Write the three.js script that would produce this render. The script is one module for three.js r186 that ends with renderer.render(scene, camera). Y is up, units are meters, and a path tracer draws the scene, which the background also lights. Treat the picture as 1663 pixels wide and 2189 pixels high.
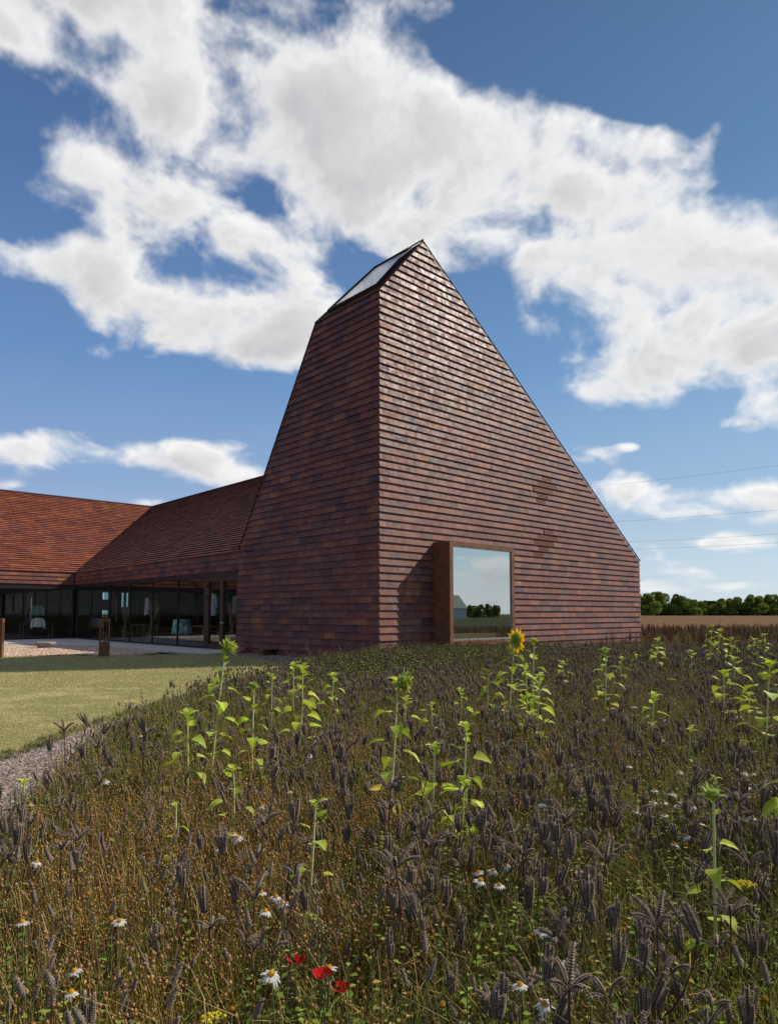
import * as THREE from 'three';
import { mergeGeometries } from 'three/addons/utils/BufferGeometryUtils.js';
import { ConvexGeometry } from 'three/addons/geometries/ConvexGeometry.js';

// ───────────────────────── camera, exposure, sun ─────────────────────────
const scene = new THREE.Scene();
const EYE = 1.30;
const camera = new THREE.PerspectiveCamera(80.28, 1663 / 2442.4, 0.05, 3000);
camera.position.set(0, EYE, 0);
camera.rotation.x = 0.063;
camera.setViewOffset(1663, 2442.4, 0, 0, 1663, 2189);
const renderer = new THREE.WebGLRenderer({ antialias: true });
renderer.setSize(777, 1024);
renderer.toneMapping = THREE.LinearToneMapping;
renderer.toneMappingExposure = 1.06;
renderer.shadowMap.enabled = true;

const SUN = new THREE.Vector3(1.218, 1.1, -0.41).normalize();
const sun = new THREE.DirectionalLight(new THREE.Color(1.0, 0.92, 0.79), 5.0);
sun.position.copy(SUN).multiplyScalar(60).add(new THREE.Vector3(0, 0, -15));
sun.target.position.set(0, 0, -15);
sun.castShadow = true;
sun.shadow.radius = 1;
sun.shadow.mapSize.set(4096, 4096);
Object.assign(sun.shadow.camera, { left: -40, right: 40, top: 40, bottom: -40, near: 1, far: 160 });
scene.add(sun, sun.target);

// ───────────────────────── random and noise ─────────────────────────
function rng(seed) { let a = seed >>> 0; return () => { a = (a + 0x6d2b79f5) >>> 0; let t = a; t = Math.imul(t ^ (t >>> 15), t | 1); t ^= t + Math.imul(t ^ (t >>> 7), t | 61); return ((t ^ (t >>> 14)) >>> 0) / 4294967296; }; }
const clamp = (x, a, b) => x < a ? a : x > b ? b : x;
const sstep = (a, b, x) => { const t = clamp((x - a) / (b - a), 0, 1); return t * t * (3 - 2 * t); };
const mix = (a, b, t) => a + (b - a) * t;
const rad = (d) => d * Math.PI / 180;
const PERM = new Uint8Array(512);
{ const r = rng(77), p = [...Array(256).keys()]; for (let i = 255; i > 0; i--) { const j = Math.floor(r() * (i + 1)); [p[i], p[j]] = [p[j], p[i]]; } for (let i = 0; i < 512; i++) PERM[i] = p[i & 255]; }
const VAL = new Float32Array(256); { const r = rng(5); for (let i = 0; i < 256; i++) VAL[i] = r(); }
function noise3(x, y, z) {
  const xi = Math.floor(x), yi = Math.floor(y), zi = Math.floor(z);
  let u = x - xi, v = y - yi, w = z - zi;
  const X = xi & 255, Y = yi & 255, Z = zi & 255, X1 = (X + 1) & 255, Y1 = (Y + 1) & 255, Z1 = (Z + 1) & 255;
  u = u * u * u * (u * (u * 6 - 15) + 10); v = v * v * v * (v * (v * 6 - 15) + 10); w = w * w * w * (w * (w * 6 - 15) + 10);
  const a = PERM[X], b = PERM[X1];
  const a0 = PERM[a + Y], a1 = PERM[a + Y1], b0 = PERM[b + Y], b1 = PERM[b + Y1];
  const l = (p, q, t) => p + (q - p) * t;
  return l(l(l(VAL[PERM[a0 + Z]], VAL[PERM[b0 + Z]], u), l(VAL[PERM[a1 + Z]], VAL[PERM[b1 + Z]], u), v),
    l(l(VAL[PERM[a0 + Z1]], VAL[PERM[b0 + Z1]], u), l(VAL[PERM[a1 + Z1]], VAL[PERM[b1 + Z1]], u), v), w);
}
function fbm(x, y, z, oct, gain = 0.5) { let s = 0, a = 1, t = 0; for (let i = 0; i < oct; i++) { s += a * noise3(x, y, z); t += a; a *= gain; x = x * 2.03 + 17.3; y = y * 2.03 + 9.1; z = z * 2.03 + 3.7; } return s / t; }
// noise that repeats after `per` cells
function tnoise(x, y, per, seed) {
  const xi = Math.floor(x), yi = Math.floor(y); let u = x - xi, v = y - yi; u = u * u * (3 - 2 * u); v = v * v * (3 - 2 * v);
  const h = (i, j) => VAL[PERM[PERM[(((i % per) + per) % per + seed) & 255] + ((((j % per) + per) % per + seed * 7) & 255)]];
  return mix(mix(h(xi, yi), h(xi + 1, yi), u), mix(h(xi, yi + 1), h(xi + 1, yi + 1), u), v);
}
function tfbm(x, y, per, seed, oct) { let s = 0, a = 1, t = 0, f = 1; for (let i = 0; i < oct; i++) { s += a * tnoise(x * f, y * f, per * f, seed + i * 13); t += a; a *= 0.55; f *= 2; } return s / t; }

// ───────────────────────── sky: air and clouds, computed ─────────────────────────
// clouds: azimuth (to the right of north), elevation, half width, half height, slant (degrees), weight; below zero is a clear gap
const CLOUDS = [
  [22.3,33.4,3.76,1.32,-29.7,0.55], [25.6,30.5,3.48,1.59,-39.6,0.6], [29.8,28.4,1.67,1.43,-15.2,0.6], [13.7,36.4,4.53,1.35,-24.8,0.6], [2.85,41.1,2.08,1.95,-35,0.3], [-4.65,42.2,3.62,1.55,-13,0.3], [-17.5,13.2,2.16,1.1,4.13,0.6], [22.5,19.1,3.84,1.37,-7.74,0.6],
  [-29.4,38.9,5.23,2.25,10.7,0.8], [28.9,22.6,3.7,3.48,-12,0.8], [23.7,24.8,4.73,2.82,-20.1,0.7], [15.1,27.3,3.82,2.55,-25.2,0.7], [-5.37,30.6,4.19,1.62,-10.8,0.5], [-12.7,36.8,6.15,2.74,-19.7,0.5], [-21.7,34.1,3.49,1.19,-6.43,0.5], [-25.8,23.2,2.36,1.34,-22,0.5], [-7.71,21.8,1.86,1.06,21.8,0.6], [21.2,7.83,4.01,0.735,-3.03,0.6], [25.9,5.43,1.89,0.498,-2.63,0.7],
  [-24,40.2,12.6,3.28,9.34,1], [-11.9,38.7,10.4,3.76,-11.5,1], [-0.475,36.1,10.2,3.27,-15.1,1], [-20,37.3,5.24,3.31,-21.4,0.9], [-7.85,34.7,8.1,3.36,-7.79,1], [10.1,33.6,8.41,2.82,-17.7,1], [19.6,29.5,6.64,3.26,-32.1,1], [27.8,25.9,5.37,3.38,-13,1], [18,24.7,5.2,3.23,-30.9,0.9], [24.7,21.1,6.34,2.83,-9.4,1], [19,18.7,3.21,1.48,-6.28,1], [12.7,23.2,3.44,1.35,-28.5,0.75], [1.99,31,9.17,2.23,-8.12,0.75], [26.6,33.5,1.3,0.678,46.5,0.6], [9.39,38.3,3.8,1.3,15.9,0.5], [6.86,29.3,6.35,1.94,-12.4,0.65],
  [-26.5,32.6,3.3,1.48,-4.88,0.8], [-22.7,31.2,6.34,2.34,-9.56,0.9], [-16.4,30,5.91,1.95,-10.8,0.85], [-9.78,28.9,4.11,1.51,-18.9,0.75], [-28,30,2.26,1.18,4.98,0.7], [-26.9,25.2,3.9,1.02,-0.286,0.8], [-20.7,24,6.62,2.13,-13.9,1], [-13.2,23.2,6.9,2.98,0.45,1.1], [-8.54,25.2,4,2.38,22.2,1], [-17,21.3,3.89,1.46,6.32,0.9], [-24.4,20.2,2.48,0.692,-26.1,0.6],
  [-28.7,12.5,3.1,1.64,1.16,0.95], [-21.4,12.6,4.52,1.64,-5.78,1], [-15.3,12.4,4.05,1.36,-17.3,0.9], [-12.5,14.1,1.78,0.98,-7.03,0.9], [-13,11.3,2.81,0.916,-12.7,0.8], [16.5,12.7,2.14,0.741,-3.74,0.8], [29.6,14.8,1.9,1.27,-8.24,0.9], [27.2,13.9,1.41,0.672,-17.8,0.75], [19.8,13.2,0.829,0.326,-4.68,0.6], [25,8.87,5.59,1.5,-4.11,1], [19.2,9.97,2.61,1.11,-8.67,0.8], [29.1,8.04,2.65,1.21,-4.45,1], [28.1,5.26,3.44,0.629,-2.8,0.9], [21.2,5.07,1.87,0.886,-1.96,0.85], [23.2,3.36,2.95,0.509,-1.44,0.85], [22.8,2.06,3.92,0.437,-0.865,0.85], [28.6,2.1,2.68,0.486,-1.14,0.8], [28.9,4.03,1.35,0.277,-2.23,0.7], [-29.5,9.38,1.83,0.546,5.27,0.7], [-19.6,8.84,1.41,0.37,3.13,0.7], [4.95,43.4,3.61,0.943,-3.4,0.5], [11.5,42.9,1.18,0.585,-7.89,0.5],
  [-23.6,16.2,11.7,2.62,6.96,-0.9], [24.2,38.5,9.03,2.96,-19.8,-0.9], [-10.6,31.8,3.69,1.07,-8.02,-0.42], [-29.5,34,1.95,2.35,-14,-0.9], [28.9,31.2,2.48,1.1,-16,-0.5], [-2.1,27.8,2.17,2,0.98,-0.5], [25.1,12.6,3.76,2.11,-5.82,-0.6], [8.82,25.2,1.79,3.11,-3.78,-0.5], [-19.9,33.6,1.77,0.904,-7.61,-0.3], [-10.9,26.4,4.29,0.831,4.91,-0.2], [12.3,41,5.97,1.5,-8.1,-0.6], [-16.1,16.2,5.51,1.82,4.62,-0.6],
].map(([az, el, a, b, rot, w]) => {
  const A = rad(az), E = rad(el), c = [Math.sin(A) * Math.cos(E), Math.sin(E), -Math.cos(A) * Math.cos(E)], r = [Math.cos(A), 0, Math.sin(A)];
  const q = [-Math.sin(A) * Math.sin(E), Math.cos(E), Math.cos(A) * Math.sin(E)], s = Math.sin(rad(rot)), k = Math.cos(rad(rot)), wt = w > 0 && el < 13.5 ? w * 1.4 : w;
  return { c, near: Math.cos(rad(Math.min(60, 2.6 * a))), p: r.map((x, i) => (x * k + q[i] * s) / Math.tan(rad(a))), q: r.map((x, i) => (-x * s + q[i] * k) / Math.tan(rad(b))), w: wt };
});
const AIR = [[0, .60, .68, .73], [4, .49, .61, .72], [10, .29, .44, .65], [20, .150, .290, .53], [32, .088, .180, .37], [46, .058, .120, .26], [90, .042, .09, .21]];
function makeSky(W) {
  const H = W / 2, data = new Float32Array(W * H * 4), half = H / 2;
  const sunAz = Math.atan2(SUN.x, -SUN.z);
  function cover(x, y, z, az, el) {
    // how much cloud: placed banks where the camera looks, scattered ones elsewhere
    const inside = sstep(48, 38, Math.abs(az)) * sstep(62, 50, el);
    let B = 0;
    if (inside > 0) for (const b of CLOUDS) {
      const k = b.c[0] * x + b.c[1] * y + b.c[2] * z; if (k < b.near) continue;
      const u = (b.p[0] * x + b.p[1] * y + b.p[2] * z) / k, v = (b.q[0] * x + b.q[1] * y + b.q[2] * z) / k, d = u * u + v * v;
      if (d < 6) B += b.w * Math.exp(-d * 0.9);
    }
    const h = 1 / (y + 0.10), px = x * h, pz = z * h;
    let G = 0;
    if (inside < 1) G = mix(1.0, .85, sstep(16, 6, el)) * sstep(0.50 - .20 * sstep(18, 6, el), 0.72 - .24 * sstep(18, 6, el), fbm(px * 0.55 + 7, pz * 0.55 + 81, 2.2, 3)) ;
    return Math.min(B, 1.5) * inside + G * (1 - inside);
  }
  function density(x, y, z, az, el) {
    const B = cover(x, y, z, az, el);
    if (B < 0.004) return -1;
    const h = 1 / (y + 0.16), px = x * h, pz = z * h;
    const w1 = fbm(px * 2.3 + 3.1, pz * 2.3, 5.5, 4) - 0.5, w2 = fbm(px * 2.3 + 40, pz * 2.3 + 8, 1.5, 4) - 0.5;
    const n = fbm(px * 3.0 + w1 * 1.1, pz * 3.0 + w2 * 1.1, y * 5, 4, 0.5) - 0.5;          // banks
    const m = fbm(x * 12 + w1 * 1.3 + 5, y * 15 + w2 * 1.3, z * 12, 7, 0.60) - 0.5;           // puffs and shreds
    return B * 0.86 - 0.27 - Math.max(0, 0.34 - B) * 1.7 + n * 1.5 + m * 2.7;
  }
  const towardsSun = (x, y, z) => { const a = x + SUN.x * .03, b = y + SUN.y * .03, c = z + SUN.z * .03, q = 1 / Math.hypot(a, b, c); return [a * q, b * q, c * q]; };
  for (let j = 0; j < H; j++) {
    const el = ((j + 0.5) / H - 0.5) * 180, E = rad(el), y = Math.sin(E), ce = Math.cos(E);
    for (let i = 0; i < W; i++) {
      const o = (j * W + i) * 4; data[o + 3] = 1;
      if (el <= 0) { data[o] = .20; data[o + 1] = .19; data[o + 2] = .15; continue; }
      const t = ((i + 0.5) / W - 0.5) * 2 * Math.PI, x = Math.cos(t) * ce, z = Math.sin(t) * ce, azr = Math.atan2(x, -z), az = azr * 180 / Math.PI;
      let k = 0; while (k < AIR.length - 2 && el > AIR[k + 1][0]) k++;
      const f = clamp((el - AIR[k][0]) / (AIR[k + 1][0] - AIR[k][0]), 0, 1);
      const cs = x * SUN.x + y * SUN.y + z * SUN.z, glow = 0.64 + 0.48 * (cs * 0.5 + 0.5) + 0.55 * Math.pow(Math.max(0, cs), 5);
      let r = mix(AIR[k][1], AIR[k + 1][1], f) * glow, g = mix(AIR[k][2], AIR[k + 1][2], f) * glow, b = mix(AIR[k][3], AIR[k + 1][3], f) * (0.5 + 0.5 * glow);
      const d = density(x, y, z, az, el);
      if (d > -0.12) {
        // a look a little towards the sun and up: cloud in that direction shades this one
        const e2 = density(...towardsSun(x, y, z), az + 1.2, el + 1.2), e3 = Math.max(0, d);
        const a = sstep(-0.12, 0.92, d) * 0.985;
        const sh = clamp(0.04 + .22 * sstep(9, 2, el) * sstep(.1, .5, d) + 0.52 * sstep(.4, 1.3, e3) + 0.34 * (Math.max(e2, -.2) - Math.min(d, .9)) , 0, 1) * sstep(0, .5, d);
        const lift = 0.88 + 0.13 * (cs * 0.5 + 0.5);
        const cr = mix(.93, .50, sh) * lift, cg = mix(.92, .505, sh) * lift, cb = mix(.91, .525, sh) * lift;
        const hz = Math.exp(-el / 2.5) * 0.35, aa = a * (1 - hz * 0.5);
        r = mix(r, mix(cr, r, hz * .4), aa); g = mix(g, mix(cg, g, hz * .4), aa); b = mix(b, mix(cb, b, hz * .4), aa);
      }
      data[o] = r; data[o + 1] = g; data[o + 2] = b;
    }
  }
  const t = new THREE.DataTexture(data, W, H, THREE.RGBAFormat, THREE.FloatType);
  t.mapping = THREE.EquirectangularReflectionMapping; t.magFilter = t.minFilter = THREE.LinearFilter; t.colorSpace = THREE.LinearSRGBColorSpace; t.needsUpdate = true;
  return t;
}
const SKY = makeSky(4096);
scene.background = SKY; scene.environment = SKY;

// ───────────────────────── mesh helpers ─────────────────────────
const V = (x, y, z) => new THREE.Vector3(x, y, z);
class MB { // collects faces with colours, makes ONE geometry
  constructor() { this.p = []; this.c = []; this.u = []; this.i = []; }
  v(p, c = [1, 1, 1], u = 0, w = 0) { this.p.push(p.x, p.y, p.z); this.c.push(c[0], c[1], c[2]); this.u.push(u, w); return this.p.length / 3 - 1; }
  tri(a, b, c, col) { this.i.push(this.v(a, col), this.v(b, col), this.v(c, col)); return this; }
  quad(a, b, c, d, col, uv) { const k = [a, b, c, d].map((p, n) => this.v(p, col, uv ? uv[n][0] : 0, uv ? uv[n][1] : 0)); this.i.push(k[0], k[1], k[2], k[0], k[2], k[3]); return this; }
  box(x0, x1, y0, y1, z0, z1, col) {
    const P = (a, b, c) => V(a ? x1 : x0, b ? y1 : y0, c ? z1 : z0), X = x1 - x0, Y = y1 - y0, Z = z1 - z0, q = (a, b, c, d, U, W) => this.quad(a, b, c, d, col, [[0, 0], [U, 0], [U, W], [0, W]]);
    q(P(0, 0, 1), P(1, 0, 1), P(1, 1, 1), P(0, 1, 1), X, Y); q(P(1, 0, 0), P(0, 0, 0), P(0, 1, 0), P(1, 1, 0), X, Y);
    q(P(1, 0, 1), P(1, 0, 0), P(1, 1, 0), P(1, 1, 1), Z, Y); q(P(0, 0, 0), P(0, 0, 1), P(0, 1, 1), P(0, 1, 0), Z, Y);
    q(P(0, 1, 1), P(1, 1, 1), P(1, 1, 0), P(0, 1, 0), X, Z); q(P(0, 0, 0), P(1, 0, 0), P(1, 0, 1), P(0, 0, 1), X, Z);
    return this;
  }
  tube(pts, rads, n, col, cap = true) {
    const N = pts.length, rings = []; let side = null;
    for (let k = 0; k < N; k++) {
      const t = (k < N - 1 ? pts[k + 1].clone().sub(pts[k]) : pts[k].clone().sub(pts[k - 1])).normalize();
      if (k > 0 && k < N - 1) t.add(pts[k].clone().sub(pts[k - 1]).normalize()).normalize();
      if (!side) side = Math.abs(t.y) < 0.9 ? V(0, 1, 0).cross(t).normalize() : V(1, 0, 0).cross(t).normalize();
      side.addScaledVector(t, -side.dot(t)).normalize();
      const up = t.clone().cross(side), r = Array.isArray(rads) ? rads[k] : rads, c = typeof col === 'function' ? col(k / (N - 1)) : col, ring = [];
      for (let m = 0; m < n; m++) { const a = m / n * 2 * Math.PI; ring.push(this.v(pts[k].clone().addScaledVector(side, Math.cos(a) * r).addScaledVector(up, Math.sin(a) * r), c, m / n, k)); }
      rings.push(ring);
    }
    for (let k = 0; k < N - 1; k++) for (let m = 0; m < n; m++) { const a = rings[k][m], b = rings[k][(m + 1) % n], c = rings[k + 1][(m + 1) % n], d = rings[k + 1][m]; this.i.push(a, b, c, a, c, d); }
    if (cap) { const c0 = typeof col === 'function' ? col(1) : col, e = this.v(pts[N - 1], c0); for (let m = 0; m < n; m++) this.i.push(rings[N - 1][m], rings[N - 1][(m + 1) % n], e); }
    return this;
  }
  blob(c, rx, ry, rz, nu, nv, col, bump = 0, r = null) {
    const g = [];
    for (let a = 0; a <= nv; a++) { g.push([]); for (let b = 0; b < nu; b++) { const th = a / nv * Math.PI, ph = b / nu * 2 * Math.PI, k = 1 + (bump && r ? (r() - 0.5) * bump : 0); g[a].push(this.v(V(c.x + rx * Math.sin(th) * Math.cos(ph) * k, c.y + ry * Math.cos(th) * k, c.z + rz * Math.sin(th) * Math.sin(ph) * k), typeof col === 'function' ? col(a / nv) : col)); } }
    for (let a = 0; a < nv; a++) for (let b = 0; b < nu; b++) { const A = g[a][b], B = g[a][(b + 1) % nu], C = g[a + 1][(b + 1) % nu], D = g[a + 1][b]; if (a > 0) this.i.push(A, B, C); if (a < nv - 1) this.i.push(A, C, D); }
    return this;
  }
  add(o, m) { // copy another builder's faces, moved
    const s = this.p.length / 3, q = V(0, 0, 0);
    for (let k = 0; k < o.p.length; k += 3) { q.set(o.p[k], o.p[k + 1], o.p[k + 2]); if (m) q.applyMatrix4(m); this.p.push(q.x, q.y, q.z); }
    for (const x of o.c) this.c.push(x); for (const x of o.u) this.u.push(x); for (const x of o.i) this.i.push(x + s);
    return this;
  }
  geo() {
    const g = new THREE.BufferGeometry();
    g.setAttribute('position', new THREE.Float32BufferAttribute(this.p, 3)); g.setAttribute('color', new THREE.Float32BufferAttribute(this.c, 3)); g.setAttribute('uv', new THREE.Float32BufferAttribute(this.u, 2));
    g.setIndex(this.i); g.computeVertexNormals(); return g;
  }
  mesh(name, mat, parent) { return put(new THREE.Mesh(this.geo(), mat), name, parent); }
}
const used = {};
function numbered(n) { used[n] = (used[n] ?? -1) + 1; return used[n] ? n + '_' + String(used[n]).padStart(3, '0') : n; }
function put(o, name, parent) { o.name = parent ? name : numbered(name); o.castShadow = o.receiveShadow = true; (parent ?? scene).add(o); return o; }
function tag(o, label, category, group, kind) { const u = { label }; if (category) u.category = category; if (group) u.group = group; if (kind) u.kind = kind; Object.assign(o.userData, u); return o; }
function thing(name, label, category, p = V(0, 0, 0), turn = 0, group) { const g = new THREE.Group(); g.name = numbered(name); g.position.copy(p); g.rotation.y = turn; scene.add(g); return tag(g, label, category, group); }
function ground(name, geo, mat, label) { const o = put(new THREE.Mesh(geo, mat), name); o.userData.kind = 'structure'; o.userData.label = label; return o; }
function twin(o, p, turn, label, s = 1) { const c = o.clone(); c.name = numbered(o.name.replace(/_\d{3}$/, '')); c.position.copy(p); c.rotation.y = turn; c.scale.multiplyScalar(s); c.userData = { ...o.userData }; if (label) c.userData.label = label; scene.add(c); return c; }

// ───────────────────────── textures and materials ─────────────────────────
const enc = (x) => { x = clamp(x, 0, 1); return 255 * (x <= 0.0031308 ? 12.92 * x : 1.055 * Math.pow(x, 1 / 2.4) - 0.055); };
function tex(S, fn, color, rep = 1) {
  const d = new Uint8Array(S * S * 4);
  for (let j = 0; j < S; j++) for (let i = 0; i < S; i++) { const c = fn(i / S, j / S), o = (j * S + i) * 4; for (let k = 0; k < 3; k++) { const v = Array.isArray(c) ? c[k] : c; d[o + k] = color ? enc(v) : clamp(v, 0, 1) * 255; } d[o + 3] = 255; }
  const t = new THREE.DataTexture(d, S, S); t.wrapS = t.wrapT = THREE.RepeatWrapping; t.magFilter = THREE.LinearFilter; t.minFilter = THREE.LinearMipmapLinearFilter; t.generateMipmaps = true; t.repeat.set(rep, rep);
  if (color) t.colorSpace = THREE.SRGBColorSpace; t.needsUpdate = true; return t;
}
const std = (o) => new THREE.MeshPhysicalMaterial(o);

// fired clay: scum, fire marks and grain on the glaze; uv in metres, one repeat = 1.6 m
const clayColor = tex(512, (x, y) => { const a = tfbm(x * 10, y * 10, 10, 3, 5), b = tfbm(x * 4, y * 26, 26, 90, 4), c = tnoise(x * 200, y * 200, 200, 9), s = sstep(.55, .72, a) * .22; return [.80 + (a - .5) * .5 + (b - .5) * .3 + (c - .5) * .16 + s, .78 + (a - .5) * .42 + (b - .5) * .3 + (c - .5) * .16 + s * 1.05, .78 + (a - .5) * .36 + (b - .5) * .3 + (c - .5) * .16 + s * 1.1]; }, true, 1 / 1.6);
const clayRough = tex(512, (x, y) => { const a = tfbm(x * 12, y * 12, 12, 41, 4), c = tnoise(x * 160, y * 160, 160, 19); return clamp(.62 + (a - .5) * 0.45 + (c - .5) * .10, .36, 1); }, false, 1 / 1.6);
const clayBump = tex(512, (x, y) => .6 * tfbm(x * 8, y * 8, 8, 21, 3) + .4 * tfbm(x * 40, y * 40, 40, 51, 3), false, 1 / 1.6);
const M = {
  tile: std({ vertexColors: true, map: clayColor, roughness: 1, roughnessMap: clayRough, bumpMap: clayBump, bumpScale: .0018, specularIntensity: .75 }),
  rooftile: std({ vertexColors: true, map: clayColor, roughness: 1, specularIntensity: .5, roughnessMap: clayRough }),
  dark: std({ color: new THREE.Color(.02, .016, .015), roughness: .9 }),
  rust: std({ color: new THREE.Color(.24, .094, .040), roughness: .72, metalness: .15, map: tex(256, (x, y) => { const a = tfbm(x * 8, y * 8, 8, 61, 5); return [.75 + (a - .5) * .7, .74 + (a - .5) * .6, .74 + (a - .5) * .5]; }, true, .8) }),
  frame: std({ color: new THREE.Color(.03, .024, .022), roughness: .45, metalness: .4 }),
  doorframe: std({ color: new THREE.Color(.06, .032, .022), roughness: .5, metalness: .3 }),
  alu: std({ color: new THREE.Color(.42, .42, .41), roughness: .35, metalness: .8 }),
  glass: std({ color: 0xffffff, transmission: 1, roughness: 0, thickness: 0, ior: 1.75 }),
  mirrorglass: std({ color: new THREE.Color(.80, .86, .88), metalness: 1, roughness: 0, transparent: true, opacity: .66 }),
  concrete: std({ color: new THREE.Color(.62, .58, .53), roughness: .9, map: tex(256, (x, y) => .85 + (tfbm(x * 8, y * 8, 8, 33, 5) - .5) * .4, true, .5) }),
  plasterlight: std({ color: new THREE.Color(.6, .6, .58), roughness: 1 }), ridge: std({ color: new THREE.Color(.07, .035, .028), roughness: .95, specularIntensity: .1 }), tintglass: std({ color: new THREE.Color(.20, .42, .40), transmission: 1, roughness: 0, thickness: 0, ior: 1.5 }), skyglass: std({ color: 0xffffff, transmission: 1, roughness: .02, thickness: 0, ior: 2.2 }),
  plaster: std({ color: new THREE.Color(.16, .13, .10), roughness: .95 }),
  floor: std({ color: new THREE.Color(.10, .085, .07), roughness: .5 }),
  paint: std({ vertexColors: true, roughness: .85 }),
  cloth: std({ vertexColors: true, roughness: 1, side: THREE.DoubleSide }),
};

// ───────────────────────── the ground ─────────────────────────
const flat = (pts, y, scaleUV = 1) => { // polygon of [x, depth] lying at height y
  const s = new THREE.Shape(pts.map(([x, d]) => new THREE.Vector2(x, d))), g = new THREE.ShapeGeometry(s), P = g.attributes.position, U = g.attributes.uv;
  for (let k = 0; k < P.count; k++) { const x = P.getX(k), d = P.getY(k); P.setXYZ(k, x, y, -d); U.setXY(k, x * scaleUV, d * scaleUV); }
  g.computeVertexNormals(); return g;
};
const PHI = 0.7464, CX = -0.2428, CD = 17.66, cp = Math.cos(PHI), sp = Math.sin(PHI);
const site = (u, w) => [CX + u * cp - w * sp, CD + u * sp + w * cp]; // building axes -> [x, depth]
const fieldTex = tex(512, (x, y) => { const a = tfbm(x * 6, y * 6, 6, 71, 6), b = tnoise(x * 256, y * 256, 256, 8), c = tfbm(x * 40, y * 5, 40, 17, 3); const k = .75 + (a - .5) * .5 + (b - .5) * .5 + (c - .5) * .3; return [.185 * k, .112 * k, .055 * k]; }, true, 1 / 9);
const grassGround = tex(512, (x, y) => { const a = tfbm(x * 5, y * 5, 5, 11, 6), b = tnoise(x * 256, y * 256, 256, 8); const k = .8 + (b - .5) * .7, m = sstep(.35, .65, a); return [mix(.24, .50, m) * k, mix(.235, .43, m) * k, mix(.09, .24, m) * k]; }, true, 1 / 2.2);
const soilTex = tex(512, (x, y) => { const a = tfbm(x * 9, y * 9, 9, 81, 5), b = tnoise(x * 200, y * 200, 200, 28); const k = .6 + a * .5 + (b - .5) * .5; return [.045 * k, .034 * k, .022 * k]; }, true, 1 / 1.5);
const gravelTex = tex(512, (x, y) => { const a = tnoise(x * 64, y * 64, 64, 8), b = tnoise(x * 140, y * 140, 140, 48), c = tfbm(x * 6, y * 6, 6, 3, 3); const k = .45 + a * .5 + b * .4 + (c - .5) * .3; return [.235 * k, .190 * k, .160 * k]; }, true, 1 / 1.4);
const bedTex = tex(512, (x, y) => { const a = tnoise(x * 64, y * 64, 64, 8), b = tnoise(x * 140, y * 140, 140, 48), k = .55 + a * .5 + b * .4; return [.42 * k, .335 * k, .28 * k]; }, true, 1 / 2.2);
const farGreen = tex(256, (x, y) => { const a = tfbm(x * 6, y * 6, 6, 31, 5), k = .7 + a * .6; return [.034 * k, .042 * k, .013 * k]; }, true, 1 / 20);
ground('field', flat([[-900, -300], [900, -300], [900, 1500], [-900, 1500]], -0.02), std({ map: farGreen, roughness: 1, specularIntensity: .05 }), 'flat green farmland reaching to the horizon all round');
const wheat = ground('crop_field', new THREE.PlaneGeometry(420, 262, 140, 90), std({ map: fieldTex, roughness: 1, specularIntensity: .05 }), 'ripe brown crop field between the meadow and the row of trees');
{ const P = wheat.geometry.attributes.position, U = wheat.geometry.attributes.uv; for (let k = 0; k < P.count; k++) { const x = P.getX(k) + 100, d = P.getY(k) + 179, e = Math.min(1, Math.min((d - 48) / 1.5, (310 - d) / 1.5)); P.setXYZ(k, x, clamp(e, 0, 1) * (0.50 + 0.10 * noise3(x * 0.4, d * 0.4, 3)), -d); U.setXY(k, x, d); } wheat.geometry.computeVertexNormals(); }
const LAWN = [[-3.2, -2], [-3.45, 6.2], [-3.36, 8], [-2.95, 10.8], [-2.75, 13.5], [-2.72, 17.2], [-3.59, 19.28], [-4.39, 20.52], [-5.6, 21.6], [-6.6, 21.9], [-8.55, 20.85], [-10, 21.1], [-11.45, 20.3], [-14, 18.6], [-26, 12], [-26, -2]];
const MEADOW = [[-1.55, -2], [-1.6, 2.6], [-1.78, 3.5], [-2.2, 5], [-2.45, 6.5], [-2.3, 8.5], [-1.8, 11], [-1.5, 13.6], [-.9, 15.6], [-.15, 17.05], site(3, -.45), site(14.2, -.45), site(14.6, 12), [2, 34], [2, 47.6], [60, 47.6], [60, -2]];
ground('lawn', flat(LAWN, .012), std({ map: grassGround, roughness: 1, specularIntensity: .05 }), 'mown half dry lawn in front of the glazed wings');
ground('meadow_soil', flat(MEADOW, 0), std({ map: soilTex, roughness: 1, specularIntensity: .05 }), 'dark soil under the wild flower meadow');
ground('gravel_path', flat([[-3.9, -2], [-3.9, 6], [-3.6, 12], [-3.2, 17], [-5.5, 23], site(-.9, 8.2), site(.3, 7), site(.3, .3), site(3.4, .1), site(3.4, -.8), [.4, 14], [-1.2, 8], [-1.3, 4], [-1.3, -2]], .006), std({ map: gravelTex, roughness: 1, specularIntensity: .05 }), 'gravel strip between lawn and meadow that runs along the tower base');
ground('gravel_bed', flat([site(-3.9, 7.4), site(-1.7, 9), site(-1.7, 14.2), site(-2.55, 16.6), site(-3.85, 19.5), site(-14, 19.5), site(-14, 14), site(-6.5, 9.6), site(-4.3, 9.8)], .008), std({ map: bedTex, roughness: 1, specularIntensity: .05 }), 'pinkish gravel bed between lawn and concrete terrace');
{ const g = new THREE.ExtrudeGeometry(new THREE.Shape([site(.3, 6.9), site(-1.4, 6.7), site(-1.75, 9), site(-1.75, 14.2), site(-2.6, 16.6), site(-3.9, 19.6), site(-14, 19.6), site(-14, 23.9), site(.3, 23.9)].map(([x, d]) => new THREE.Vector2(x, d))), { depth: .05, bevelEnabled: false }); g.rotateX(-Math.PI / 2); ground('terrace', g, M.concrete, 'pale concrete terrace along the glazed wings'); }

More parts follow.
